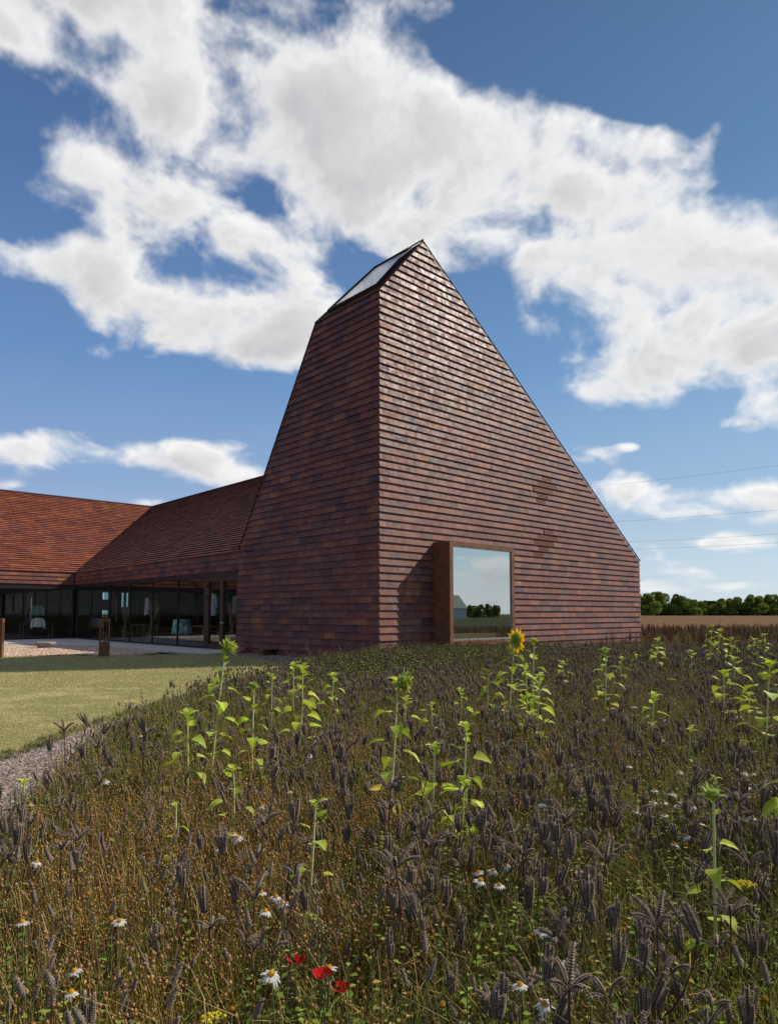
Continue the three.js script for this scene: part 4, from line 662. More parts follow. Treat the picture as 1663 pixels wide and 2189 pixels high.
{
  const r = rng(101);
  // phacelia: the 240 nearest as plants of their own, the others together
  const all = [...spots(r, 165, .95, 3.2, (x, d) => .30 + .7 * sstep(.36, .62, pz(x, d, 1.3, 8)) - .45 * flaxZone(x, d)), ...spots(r, 500, 3.2, 8, (x, d) => (.35 + .65 * sstep(.34, .6, pz(x, d, .8, 8))) * (1 - .8 * cloverZone(x, d)) - .3 * flaxZone(x, d)), ...spots(r, 1150, 8, 17, (x, d) => (1 - .95 * cloverZone(x, d)) * .9)].sort((a, b) => Math.hypot(...a) - Math.hypot(...b));
  for (let i = all.length - 1; i >= 0; i--) { const [x, d] = all[i]; if (x > -.42 && x < .02 && d < 1.8) all.splice(i, 1); } // the poppies stand here
  const lone = all.slice(0, 240), rest = all.slice(240), kinds = PH.map((p) => ({ s: p.stem.geo(), l: p.leaf.geo(), h: p.heads.map(([m, t]) => m.clone ? m : m.geo().applyMatrix4(t)) }));
  const first = [];
  lone.forEach(([x, d], i) => {
    const k = Math.floor(r() * 6), s = .84 + .36 * r();
    if (!first[k]) {
      const g = first[k] = thing('phacelia_plant', 'dried phacelia with furry grey brown coiled seed heads on a thin reddish stem', 'wildflower', V(x, 0, -d), r() * 6.28, 'dried phacelia plants in the near meadow');
      put(new THREE.Mesh(kinds[k].s, STEM), 'stem', g); put(new THREE.Mesh(kinds[k].l, HUSK), 'withered_leaves', g); for (const h of kinds[k].h) put(new THREE.Mesh(h, HUSK), 'seed_head', g);
    } else twin(first[k], V(x, 0, -d), r() * 6.28, null, s);
  });
  PHALL.forEach((g, k) => scatter('dried_phacelia', 'mass of dried grey brown phacelia seed heads across the meadow', g, HUSK, rest.filter((_, i) => i % 6 === k), r, [.8, 1.15], .35));
  // flax
  const fl = [...spots(r, 980, .95, 4, (x, d) => .16 + flaxZone(x, d)), ...spots(r, 1900, 4, 10, (x, d) => .22 + .6 * flaxZone(x, d) - .5 * cloverZone(x, d))];
  FX.forEach((f, k) => { const p = fl.filter((_, i) => i % 3 === k), r1 = rng(300 + k), r2 = rng(300 + k); scatter('flax_stems', 'thin golden flax stems between the seed heads', f.m, STEM, p, r1, [.85, 1.2], .35); scatter('flax_capsules', 'small round golden brown flax seed capsules', f.pods, POD, p, r2, [.85, 1.2], .35); });
  // green and dry undergrowth
  const G = [.15, .165, .028], Y = [.36, .29, .06], B = [.26, .155, .06];
  const lean = (x, d) => 1 - .92 * flaxZone(x, d), low = (n, a, b, f = () => 1) => spots(r, n, a, b, f);
  for (let k = 0; k < 3; k++) scatter('meadow_grass', 'fine green and yellow grass between the wild flowers', grassTuft(400 + k, 18, .40, .0012, G, Y, .07), LEAFMAT, [...low(900, .9, 4, lean), ...low(1900, 4, 10, lean), ...low(1300, 10, 17, (x, d) => 1 - .7 * cloverZone(x, d))], r, [.7, 1.25], .6);
  for (let k = 0; k < 2; k++) scatter('dry_grass', 'dry brown stalks between the wild flowers', grassTuft(420 + k, 12, .45, .0012, B, [.24, .17, .08], .06), STEM, [...low(1000, .9, 4), ...low(1900, 4, 10), ...low(1300, 10, 17)], r, [.7, 1.2], .6);
  for (let k = 0; k < 3; k++) scatter('mayweed_foliage', 'feathery green mayweed leaves low in the meadow', feathery(440 + k), LEAFMAT, [...low(800, .9, 4, lean), ...low(1100, 4, 9, lean)], r, [.8, 1.3], .45);
  for (let k = 0; k < 3; k++) scatter('leafy_weeds', 'small leafy green weeds low in the meadow', leafy(460 + k, [.22, .31, .045], [.46, .42, .07], .46, .018), LEAFMAT, [...low(600, .9, 4, lean), ...low(1500, 4, 10, lean), ...low(1500, 10, 17)], r, [.75, 1.3], .5);
  // clover by the building and along the path
  for (let k = 0; k < 3; k++) scatter('dried_clover', 'dark dried clover heads over small green leaves near the tower', clover(480 + k), HUSK, [...low(360, 3.4, 8, (x, d) => cloverZone(x, d)).map(([x, d]) => [x, d, .72]), ...low(2600, 8, 19, (x, d) => .02 + cloverZone(x, d))], r, [.8, 1.45], .5);
  const wide = (n, a, b, x0, x1, f) => { const o = []; let g = 0; while (o.length < n && g++ < n * 60) { const d = a + (b - a) * r(), x = x0 + (x1 - x0) * r(); if (okay(x, d) && r() < f(x, d)) o.push([x, d]); } return o; };
  const dockZone = (x, d) => { const a = x - CX, b = d - CD, u = a * cp + b * sp, w = -w2(x, d); return Math.max(sstep(15, 22, d) * sstep(6, 10, x), sstep(5, 10, u) * sstep(3.6, 1.4, w) * .6, sstep(-.4, .6, u) * sstep(2.4, .8, w) * .22); };
  function w2(x, d) { return -(x - CX) * sp + (d - CD) * cp; }
  for (let k = 0; k < 3; k++) scatter('dock_spikes', 'rust brown dock seed spikes along the far edge of the meadow', dock(500 + k), HUSK, wide(1050, 13, 46, 3, 32, dockZone).map(([x, d]) => [x, d, d < 24 ? .60 : .74]), r, [.75, 1.15], .5);
  scatter('far_meadow_grass', 'coarse grass under the dock spikes', grassTuft(520, 18, .5, .004, [.13, .12, .035], [.22, .16, .07], .16), LEAFMAT, wide(5200, 14, 47, 3, 34, (x, d) => .35 + dockZone(x, d)), r, [.7, 1.2], .5);
  for (let k = 0; k < 2; k++) scatter('furry_seed_spikes', 'soft oblong pale brown hairy seed spikes', furry(540 + k), HUSK, [...low(150, .95, 4), ...low(420, 4, 10, (x, d) => 1 - cloverZone(x, d))], r, [.8, 1.25], .4);
  // pale seeding wisps
  const ws = low(110, 1, 7, (x, d) => .8); WISP.forEach((g, k) => scatter('pale_seed_wisps', 'slender plants with pale green seed balls', g, HUSK, ws.filter((_, i) => i % 2 === k), r, [.65, 1], .3));
}

// ───────────────────────── lawn blades and gravel stones ─────────────────────────
{
  const r = rng(202), tuft = (s) => grassTuft(s, 9, .034, .0014, [.33, .33, .095], [.72, .63, .34], .05), L = [];
  let g = 0; while (L.length < 60000 && g++ < 4e5) { const d = 5.2 + 17 * Math.pow(r(), 1.25), x = -.60 * d + (.60 * d - 2.4) * r(); if (inPoly(LAWN, x, d) && r() < (d < 12 ? 1 : .75)) L.push([x, d, d < 12 ? 1 : 1.5]); }
  for (let k = 0; k < 2; k++) { scatter('lawn_grass', 'short half dry grass blades of the lawn', tuft(600 + k), LEAFMAT, L.filter((_, i) => i % 2 === k), r, [.7, 1.3], .5, .3); }
  // rank edge of the lawn beside the gravel
  const E = []; for (let k = 0; k < 900; k++) { const d = 5.6 + 11 * r(), x = -3.42 + (d > 8 ? (d - 8) * .12 : 0) + (r() - .6) * .22; E.push([x, d]); }
  scatter('lawn_edge_grass', 'longer green grass along the lawn edge', grassTuft(610, 12, .09, .0016, [.075, .10, .025], [.14, .15, .045], .07), LEAFMAT, E, r, [.6, 1.2], .4, .3);
  const stone = (s) => { const q = rng(s), geo = new THREE.IcosahedronGeometry(1, 1), P = geo.attributes.position, seen2 = {}; for (let k = 0; k < P.count; k++) { const key = [P.getX(k), P.getY(k), P.getZ(k)].map((v) => v.toFixed(3)).join(); const f = seen2[key] ??= .78 + .4 * q(); P.setXYZ(k, P.getX(k) * f, P.getY(k) * f * .5, P.getZ(k) * f * .85); } geo.computeVertexNormals(); return geo; };
  const stoneMat = std({ color: new THREE.Color(.36, .31, .275), roughness: .85 }), pathP = [[-3.75, -2], [-3.75, 6], [-3.3, 11], [-2.9, 17], [-3.9, 19.4], [-5.8, 21.8], site(-.9, 8), site(-.02, 7.2), site(-.02, -.05), site(3, -.1), site(3, -.6), [.1, 15.2], [-.9, 11], [-1.5, 6], [-1.2, 3], [-1.2, -2]];
  const bedP = [site(-3.9, 7.6), site(-1.8, 9), site(-1.8, 14.2), site(-2.7, 16.4), site(-14, 16.4), site(-14, 14), site(-6.5, 9.6), site(-4.3, 9.8)];
  const pave = (name, label, poly, n, d0, d1, size, pal) => { for (let v = 0; v < 3; v++) { const pts = []; let q = 0; while (pts.length < n && q++ < n * 40) { const d = d0 + (d1 - d0) * r(), x = -.62 * d + (.62 * d + 3) * r(); if (inPoly(poly, x, d) && !inPoly(LAWN, x, d) && !inPoly(MEADOW, x - .25, d)) pts.push([x, d]); }
    const m = new THREE.InstancedMesh(stone(700 + v), stoneMat, pts.length), o = new THREE.Object3D(), c = new THREE.Color(); pts.forEach(([x, d], i) => { const z = size * (.55 + 1.1 * r() * r()) * (d > 12 ? 1.35 : 1); o.position.set(x, .012 + z * .25, -d); o.rotation.set((r() - .5) * .8, r() * 6.28, (r() - .5) * .8); o.scale.setScalar(z); o.updateMatrix(); m.setMatrixAt(i, o.matrix); const p = pal[Math.floor(r() * pal.length)], k = .6 + .7 * r(); c.setRGB(p[0] * k, p[1] * k, p[2] * k); m.setColorAt(i, c); }); put(m, name); tag(m, label, 'gravel', null, 'stuff'); } };
  pave('path_gravel', 'mixed grey and brown pebbles of the gravel strip', pathP, 13000, 3.2, 10, .013, [[.62, .6, .6], [.8, .7, .62], [.42, .4, .42], [1, .92, .85], [.62, .5, .42]]);
  pave('path_gravel', 'mixed grey and brown pebbles of the gravel strip near the tower', pathP, 9000, 10, 25, .015, [[.62, .6, .6], [.8, .7, .62], [.42, .4, .42], [1, .92, .85], [.62, .5, .42]]);
  pave('bed_gravel', 'pinkish pebbles of the gravel bed by the terrace', bedP, 9000, 18, 32, .022, [[1.35, 1.05, .86], [1.6, 1.25, 1.0], [1.05, .84, .72], [1.7, 1.5, 1.28]]);
}

// ───────────────────────── sunflowers ─────────────────────────
function leafBlade(L, droop, fold, c0, c1, r) { // along +x, up +y, heart shaped
  const m = new MB(), n = 8, rows = [];
  for (let k = 0; k <= n; k++) {
    const t = k / n, w = k === 0 ? .06 : Math.pow(Math.sin(Math.PI * Math.pow(t, .46)), .85) * .36 * (1 + (r() - .5) * .10), x = L * (t - .10 * droop * t * t), y = L * (.16 * t - droop * t * t * .62), c = c0.map((a, i) => mix(a, c1[i], clamp(r() * .5 + t * .4, 0, 1))), mid = c0.map((a) => a * 1.35);
    const back = (k === 1 ? -.07 : 0) * L, wave = (r() - .5) * .05 * L;
    rows.push([m.v(V(x + back, y + L * w * fold + wave, -L * w), c), m.v(V(x + back * .5, y + L * w * fold * .35, -L * w * .5), c), m.v(V(x, y, 0), mid), m.v(V(x + back * .5, y + L * w * fold * .35, L * w * .5), c), m.v(V(x + back, y + L * w * fold - wave, L * w), c)]);
  }
  for (let k = 0; k < n; k++) for (let j = 0; j < 4; j++) { const a = rows[k][j], b = rows[k + 1][j], c = rows[k + 1][j + 1], d = rows[k][j + 1]; m.i.push(a, b, c, a, c, d); }
  return m;
}
const SUNLEAF = std({ vertexColors: true, roughness: .62, transmission: .55, thickness: 0, ior: 1.3, side: THREE.DoubleSide, specularIntensity: .45, bumpMap: tex(128, (x, y) => tfbm(x * 8, y * 8, 8, 2, 4), false, 12), bumpScale: .002 });
const SHOOT = std({ vertexColors: true, roughness: .7, specularIntensity: .4 });
function frameFrom(x, yUp) { const X = x.clone().normalize(), Z = X.clone().cross(yUp).normalize(), Y = Z.clone().cross(X); return new THREE.Matrix4().makeBasis(X, Y, Z); }
function sunflower(o, i) {
  const r = rng(900 + i * 7), g = thing('sunflower', o.label, 'sunflower', V(o.x, 0, -o.d), 0, 'sunflowers standing in the meadow'), H = o.h, top = V((o.tx ?? o.x) - o.x, H, (r() - .5) * .04), stem = new MB(), young = o.kind === 'young';
  const bow = V((r() - .5) * .05, 0, (r() - .5) * .05), path = (t) => V(0, 0, 0).lerp(top, t).addScaledVector(bow, 4 * t * (1 - t) * .5), R = (o.r ?? .008);
  const pts = []; for (let k = 0; k <= 8; k++) pts.push(path(k / 8));
  const sc0 = [.54, .50, .18], sc1 = [.50, .53, .20];
  stem.tube(pts, pts.map((_, k) => R * (1 - .42 * k / 8)), 7, (t) => sc0.map((a, k) => mix(a, sc1[k], t)));
  const a0 = r() * 6.28; const leaves = [];
  for (let k = 0; k < o.n; k++) {
    const f = (k + .35) / o.n, t = .30 + .66 * Math.pow(f, .85), p = path(t), a = a0 + k * 2.4 + (r() - .5) * .5, d = V(Math.cos(a), 0, Math.sin(a)), big = o.L * (.75 + .45 * Math.sin(Math.PI * clamp(f * .9 + .08, 0, 1))) * (f > .82 ? .78 : 1) * (.85 + .3 * r()), pl = big * (.75 - .45 * f) * (.8 + .4 * r()), rise = .35 + .5 * f;
    const q = p.clone().addScaledVector(d, pl).add(V(0, pl * rise, 0)), pet = new MB(); pet.tube(bent(p, q, d.clone().multiplyScalar(pl * .2).add(V(0, -pl * .12, 0)), 3), [R * .34, R * .27, R * .22, R * .2], 5, sc1);
    const yel = f < .25 && r() < .5, deep = r() < .3 ? .6 : 1, c0 = yel ? [.70, .60, .06] : [(.44 + .16 * r()) * deep, (.54 + .10 * r()) * (deep + .1), .05], c1 = yel ? [.75, .58, .06] : [.58, .62, .07], droop = (f > .8 ? .25 : .55 + .75 * r()) , m = leafBlade(big, droop, .10 + .16 * r(), c0, c1, r);
    const dir = d.clone().multiplyScalar(1).add(V(0, f > .8 ? .45 : .10 - .3 * r(), 0)).normalize(), mt = frameFrom(dir, V((r() - .5) * .7, 1, (r() - .5) * .7)).setPosition(q); const all = new MB(); all.add(pet).add(m, mt); leaves.push(all);
  }
  // crown of small young leaves at the tip
  const tip = path(1), nt = o.kind === 'bloom' ? 3 : o.tip ?? 6;
  for (let k = 0; k < nt; k++) { const a = a0 + 1 + k * 2.4, e = .25 + .75 * r() + (k > nt - 3 ? .5 : 0), d = V(Math.cos(a), e, Math.sin(a)).normalize(), b = o.L * (.55 + .4 * r()) * (k > nt - 3 ? .6 : .9), m = leafBlade(b, .5 + .4 * r(), .25, [.50, .58, .07], [.60, .66, .09], r), all = new MB(); all.add(m, frameFrom(d, V(0, 1, .1)).setPosition(tip.clone().add(V(0, -.006 * k, 0)).addScaledVector(d, R))); leaves.push(all); }
  for (const l of leaves) l.mesh('leaf', SUNLEAF, g);
  stem.mesh('stem', SHOOT, g);
  const GR = [.32, .42, .08], disk = (R2, n, off) => { const hd = new THREE.Group(); hd.name = 'flower_head'; hd.position.copy(tip).addScaledVector(n, off); hd.quaternion.setFromUnitVectors(up, n); g.add(hd); return hd; };
  if (o.kind === 'bloom') {
    const n = V(.86, -.05, -.42).normalize(), hd = disk(.05, n, .02);
    const b = new MB(); b.blob(V(0, 0, 0), .046, .026, .046, 16, 8, [.24, .36, .07]); for (let k = 0; k < 34; k++) { const a = k * 2.4, q = .030 + .018 * (k / 34); b.add(leafBlade(.040 + .012 * r(), .2, .2, [.32, .44, .08], [.42, .52, .10], r), frameFrom(V(Math.cos(a), -.55 + .7 * k / 34, Math.sin(a)), V(-Math.cos(a) * .3, 1, -Math.sin(a) * .3)).setPosition(V(Math.cos(a) * q * .9, -.012 + .012 * k / 34, Math.sin(a) * q * .9))); } b.mesh('calyx', SUNLEAF, hd);
    const dk = new MB(); dk.blob(V(0, .012, 0), .042, .018, .042, 18, 8, [.10, .06, .015], .2, r); for (let k = 0; k < 120; k++) { const q = .040 * Math.sqrt(k / 120), a = k * 2.4; spindle(dk, V(Math.cos(a) * q, .024, Math.sin(a) * q), V(Math.cos(a) * .2, 1, Math.sin(a) * .2).normalize(), .008, .0016, [.22, .12, .02], [.4, .25, .03]); } dk.mesh('disc', HUSK, hd);
    for (let k = 0; k < 30; k++) { const a = k / 30 * 6.283 + (r() - .5) * .12, L = .070 + .018 * r(), m = new MB(), w = .0125 * (.8 + .4 * r()), el = .25 + (r() - .5) * .5, rows = []; for (let j = 0; j <= 5; j++) { const t = j / 5, h = w * Math.pow(Math.sin(Math.PI * (.12 + .88 * t) ), .7) + .0004, x = .036 + L * t, y = .006 + L * t * el - L * t * t * (.15 + .2 * r()); rows.push([m.v(V(x, y + h * .35, -h), [.95, .68, .015]), m.v(V(x, y, 0), [.92, .60, .012]), m.v(V(x, y + h * .35, h), [.95, .70, .018])]); } for (let j = 0; j < 5; j++) for (let q = 0; q < 2; q++) m.i.push(rows[j][q], rows[j + 1][q], rows[j + 1][q + 1], rows[j][q], rows[j + 1][q + 1], rows[j][q + 1]); const pm = m.mesh('petal', PETAL, hd); pm.rotation.y = a; }
  } else if (o.kind === 'spiky' || o.kind === 'bud' || o.kind === 'droop') {
    const big = o.kind === 'spiky' ? .030 : o.kind === 'droop' ? .030 : .017, n = o.kind === 'droop' ? V(.93, -.25, .2).normalize() : o.kind === 'spiky' ? V(.5, .75, -.15).normalize() : V(.3 * (r() - .5), 1, .3 * (r() - .5)).normalize(), hd = disk(big, n, big * .7), b = new MB(); b.blob(V(0, 0, 0), big, big * .8, big, 12, 7, GR);
    const N = o.kind === 'bud' ? 18 : 40; for (let k = 0; k < N; k++) { const a = k * 2.4, f = k / N, L = big * (1.1 + .7 * r()), e = -.2 + 1.7 * f; b.add(leafBlade(L, .1 + (o.kind === 'spiky' ? -.3 : .2), .2, [.38, .48, .08], [.50, .56, .12], r), frameFrom(V(Math.cos(a), e, Math.sin(a)), V(-Math.cos(a) * .5, 1, -Math.sin(a) * .5)).multiply(new THREE.Matrix4().makeScale(1, 1, .75)).setPosition(V(Math.cos(a) * big * .85 * (1 - .5 * f), big * (-.3 + .8 * f), Math.sin(a) * big * .85 * (1 - .5 * f)))); } b.mesh('bracts', SUNLEAF, hd);
    if (o.kind !== 'bud') { const p = new MB(); for (let k = 0; k < 26; k++) { const a = k * .2417, d = V(Math.cos(a) * .55, 1, Math.sin(a) * .55).normalize(); spindle(p, V(Math.cos(a) * big * .6, big * .3, Math.sin(a) * big * .6), d, big * (1 + .4 * r()), big * .16, [.55, .52, .09], [.78, .66, .14]); } p.mesh('folded_petals', PETAL, hd); }
  }
  return g;
}
const SUNFLOWERS = [
  ['spiky', -1.02, 3.85, -.92, 1.09, 15, .088, 'tallest left sunflower with a spiky half open head before the lawn'],
  ['bud', -.78, 3.90, -.77, .88, 11, .080, 'sunflower with a green bud just right of the tallest left one'],
  ['young', -1.0, 5.81, -.99, .79, 9, .075, 'thin sunflower behind and right of the budded one at the clover edge'],
  ['young', -.63, 4.84, -.61, .92, 14, .105, 'leafy sunflower in front of the dark shaded tower wall'],
  ['young', -.90, 6.37, -.89, .83, 8, .10, 'pale leaved sunflower close behind the leafy one before the shaded wall'],
  ['young', -.54, 6.22, -.51, .74, 9, .10, 'short upright sunflower left of the tower corner'],
  ['young', -1.08, 3.69, -1.08, .77, 9, .095, 'dull dark leaved sunflower left of the tallest left one'],
  ['young', -.69, 2.95, -.67, .64, 7, .075, 'small sunflower with a hanging leaf low under the tallest left one'],
  ['young', -.28, 2.25, -.24, .68, 7, .058, 'slender young sunflower in the lower middle with an arched yellow leaf'],
  ['young', -.83, 2.68, -.83, .56, 5, .055, 'small bright seedling sunflower over the golden flax'],
  ['droop', -.03, 3.08, .04, 1.0, 11, .088, 'sunflower with a closed pale head nodding to the right below the tower corner'],
  ['young', .12, 5.12, .13, .67, 7, .07, 'small sunflower just behind the nodding one'],
  ['young', .32, 5.12, .32, .63, 6, .065, 'small star shaped sunflower in the middle of the meadow'],
  ['young', .65, 6.22, .65, .61, 6, .09, 'low sunflower with two flat leaves below the bay window'],
  ['young', .83, 5.94, .86, .81, 9, .09, 'sunflower left of the yellow flower under the bay window'],
  ['bloom', 1.00, 5.94, 1.09, 1.065, 13, .115, 'only sunflower in full yellow bloom at the corner of the bay window'],
  ['bud', 1.05, 5.12, 1.09, 1.09, 14, .085, 'budded sunflower directly right of the yellow flower'],
  ['young', 1.05, 5.33, 1.07, .88, 10, .085, 'sunflower under and right of the yellow flower'],
  ['young', 1.03, 4.93, 1.09, .86, 12, .085, 'sunflower in front at the right of the group round the yellow flower'],
  ['young', 2.14, 8.45, 2.15, .70, 8, .105, 'solitary sunflower right of the flowering group before the lit wall'],
  ['young', .28, 2.91, .33, .83, 10, .075, 'upright sunflower in the centre with a wide top whorl'],
  ['young', .15, 2.88, .19, .75, 10, .078, 'sunflower in the centre just left of the one with a wide top whorl'],
  ['young', .31, 2.88, .32, .60, 7, .060, 'low sunflower at the foot of the upright central one'],
  ['bud', 1.98, 6.37, 2.02, .96, 13, .10, 'budded sunflower alone before the right half of the lit wall'],
  ['young', 4.46, 11.43, 4.51, .87, 13, .14, 'sunflower beside the right corner of the tower'],
  ['young', 5.28, 11.96, 5.30, .65, 7, .13, 'low sunflower between the tower corner and the right group'],
  ['bud', 6.34, 13.46, 6.38, 1.07, 10, .12, 'tallest sunflower of the far right group with a dark bud'],
  ['young', 6.19, 12.92, 6.28, .99, 12, .15, 'bright leafy sunflower next to the tallest of the far right group'],
  ['young', 6.73, 13.46, 6.77, .83, 10, .13, 'lower sunflower on the right side of the far right group'],
  ['young', 6.87, 12.92, 6.92, .82, 9, .12, 'second sunflower from the right in the distant row by the edge'],
  ['young', 7.62, 13.89, 7.65, .88, 9, .12, 'farthest right distant sunflower among blue flowers'],
  ['young', 3.97, 7.93, 4.00, .79, 10, .12, 'sunflower right behind the flat topped one on the right'],
  ['young', 2.97, 6.08, 2.97, .78, 8, .13, 'flat topped sunflower with broad leaves on the right'],
  ['young', 2.40, 4.43, 2.46, .98, 14, .135, 'big broad leaved sunflower near the right picture edge'],
  ['young', 1.83, 4.84, 1.87, .73, 9, .085, 'middle sized sunflower standing alone in the right meadow'],
  ['young', 1.84, 4.22, 1.85, .60, 6, .060, 'small sunflower seedling right of the middle sized lone one'],
  ['young', 1.60, 2.66, 1.62, .82, 14, .105, 'sunflower at the right picture edge that reaches in with large leaves'],
  ['bud', .87, 1.88, .88, .80, 9, .056, 'nearest sunflower with a long bare stem in the right foreground'],
  ['young', 2.97, 5.68, 2.99, .64, 7, .085, 'small sunflower half hidden left of the big broad leaved one'],
  ['young', 3.17, 9.36, 3.18, .70, 7, .10, 'small distant sunflower behind the budded lone one'],
  ['young', 3.95, 10.95, 3.97, .64, 6, .10, 'tiny distant sunflower before the right end of the lit wall'],
  ['young', -1.70, 3.20, -1.70, .52, 4, .055, 'tiny seedling sunflower at the gravel on the left edge'],
  ['young', 1.55, 3.32, 1.56, .52, 5, .045, 'tiny sunflower seedling low in the right meadow'],
];
SUNFLOWERS.forEach(([kind, x, d, tx, h, n, L, label], i) => sunflower({ kind, x, d, tx, h, n: Math.round(n * 1.4), L: L * .92, label, r: .0040 + .0026 * h * (d > 9 ? 1.3 : 1), tip: L < .06 ? 4 : 6 }, i));

// ───────────────────────── small flowers ─────────────────────────
const atPixel = (x, y, h) => { const a = (x - 831.5) / 1448, b = -(y - 1221.2) / 1448, c = Math.cos(.063), s = Math.sin(.063), t = (h - EYE) / (b * c + s); return [a * t, (c - b * s) * t]; };
{
  const r = rng(321);
  function daisy(seed, h, bare) {
    const q = rng(seed), g = new THREE.Group(), top = V((q() - .5) * .06, h, (q() - .5) * .06), st = new MB(); st.tube(bent(V(0, 0, 0), top, V((q() - .5) * .04, 0, (q() - .5) * .04), 4), .0014, 4, [.10, .13, .035]); st.mesh('stem', STEM, g);
    const hd = new MB(), R = .0052; hd.blob(top, R, R * .95, R, 10, 7, [.62, .33, .02], .12, q); for (let k = 0; k < 40; k++) { const y = 1 - (k + .5) / 40, a = k * 2.4, f = Math.sqrt(1 - y * y), e = V(Math.cos(a) * f, y, Math.sin(a) * f); spindle(hd, top.clone().addScaledVector(e, R * .9), e, .0022, .0007, [.55, .27, .015], [.72, .43, .03]); } hd.mesh('disc', HUSK, g);
    if (!bare) { const p = new MB(), tilt = V((q() - .5) * .5, 1, (q() - .5) * .5).normalize(), mt = new THREE.Matrix4().makeRotationFromQuaternion(new THREE.Quaternion().setFromUnitVectors(up, tilt)).setPosition(top); for (let k = 0; k < 15; k++) { const a = k / 15 * 6.283 + (q() - .5) * .15, dr = -.15 - .55 * q() * (seed % 2 ? 1.6 : .6), L = .0100 + .003 * q(), d = V(Math.cos(a), 0, Math.sin(a)), s = V(-Math.sin(a), 0, Math.cos(a)), m = new MB(), pt = (t, w) => d.clone().multiplyScalar(.0045 + L * t).add(V(0, L * t * t * dr - .001, 0)).addScaledVector(s, w), c = [.80, .80, .78]; m.quad(pt(0, -.001), pt(.55, -.0024), pt(.55, .0024), pt(0, .001), c); m.quad(pt(.55, -.0024), pt(1, -.0012), pt(1, .0012), pt(.55, .0024), c); p.add(m, mt); } p.mesh('petals', PETAL, g); }
    return g;
  }
  const protos = [daisy(11, .42), daisy(12, .46), daisy(13, .38), daisy(14, .44), daisy(15, .48)];
  const px = [[569, 1947], [563, 1905], [587, 2097], [700, 2072], [618, 1925], [590, 1898], [1045, 1893], [1023, 1885], [1018, 1852], [1050, 1862], [1080, 1850], [62, 1990], [60, 2172], [258, 1957], [168, 2095], [156, 2100], [1143, 2117], [1175, 2136], [1168, 2003], [1140, 2000], [1395, 1705], [1412, 1712], [1430, 1707], [1447, 1715], [1457, 1725], [1478, 1735], [1420, 1725], [1585, 1655], [1600, 1662], [1616, 1660], [1607, 1740], [1640, 1745], [1568, 1755], [1590, 1758], [1650, 1690], [1655, 1658], [1640, 1860], [1558, 1752], [1242, 1880], [1250, 1885], [470, 1805], [500, 1780], [515, 1790], [65, 1720], [70, 1850], [225, 1680], [292, 1582], [668, 1622], [690, 1695], [620, 1690], [560, 1730], [1330, 1650], [1300, 1500], [1310, 1515], [1290, 1545], [1450, 1650], [1385, 1690], [1470, 1770], [1445, 1790], [1600, 1700], [1360, 1740]];
  const seenK = {};
  px.forEach(([x, y], i) => {
    const [X, D] = atPixel(x, y, .50), k = i % 5, p = V(X, 0, -D), s = .80 + (r() - .5) * .10;
    const lab = 'white mayweed daisy with a yellow centre among the seed heads', grp = 'white daisies in the meadow';
    const g = seenK[k] ? protos[k].clone() : protos[k]; seenK[k] = 1; g.name = numbered('mayweed_daisy'); g.position.copy(p); g.rotation.y = r() * 6.28; g.scale.setScalar(s * (.625 / [.42, .46, .38, .44, .48][k])); scene.add(g); tag(g, lab, 'daisy', grp);
  });
  const bare = new MB(); { const d = daisy(16, .42, true); for (const c of d.children) { const P = c.geometry.attributes.position, C = c.geometry.attributes.color, s = bare.p.length / 3, disc = c.name === 'disc'; for (let k = 0; k < P.count; k++) bare.v(V(P.getX(k), P.getY(k), P.getZ(k)), [C.getX(k) * (disc ? .62 : 1), C.getY(k) * (disc ? .55 : 1), C.getZ(k)]); for (const x of c.geometry.index.array) bare.i.push(x + s); } }
  scatter('bare_mayweed_heads', 'bare orange brown mayweed seed domes', bare.geo(), HUSK, [...spots(r, 300, .95, 4, (x, d) => pz(x, d, 1.1, 17) > .48 ? 1 : .15), ...spots(r, 260, 4, 8, (x, d) => pz(x, d, 1.1, 17) > .5 ? .8 : .05)], r, [.85, 1.2], .45);
  // poppies
  const RP = [.62, .016, .010];
  [[632, 2052, 'left poppy with two red petals spread like wings near the lower edge', 0], [690, 2082, 'middle poppy with the brightest crumpled red petals near the lower edge', 1], [727, 2110, 'right poppy half hidden behind pale seed stalks near the lower edge', 2]].forEach(([x, y, label, k]) => {
    const [X, D] = atPixel(x, y, .53), q = rng(800 + k), g = thing('red_poppy', label, 'poppy', V(X, 0, -D), q() * 6, 'red poppies at the lower edge'), st = new MB(); st.tube(bent(V(.01, 0, .02), V(0, .52, 0), V(.03, 0, 0), 4), .0012, 4, [.12, .14, .04]); st.mesh('stem', STEM, g);
    for (let z = 0; z < (k === 1 ? 4 : 3); z++) { const a = z * 1.6 + q(), m = new MB(), R = .018 + .005 * q(), rows = []; for (let j = 0; j <= 5; j++) { const t = j / 5; rows.push([]); for (let i = 0; i <= 8; i++) { const b = a + (i / 8 - .5) * 1.9, w = R * t * (1 + .10 * Math.sin(i * 2.3)), cup = R * (.9 * t * t * .6) + (q() - .5) * .004 * t; rows[j].push(m.v(V(Math.cos(b) * w, .52 + cup + .002 * z, Math.sin(b) * w), jit(q, RP, .3))); } } for (let j = 0; j < 5; j++) for (let i = 0; i < 8; i++) m.i.push(rows[j][i], rows[j + 1][i], rows[j + 1][i + 1], rows[j][i], rows[j + 1][i + 1], rows[j][i + 1]); m.mesh('petal', PETAL, g); }
    const c = new MB(); c.blob(V(0, .527, 0), .004, .005, .004, 8, 5, [.03, .04, .02]); c.mesh('seed_pod', HUSK, g);
  });
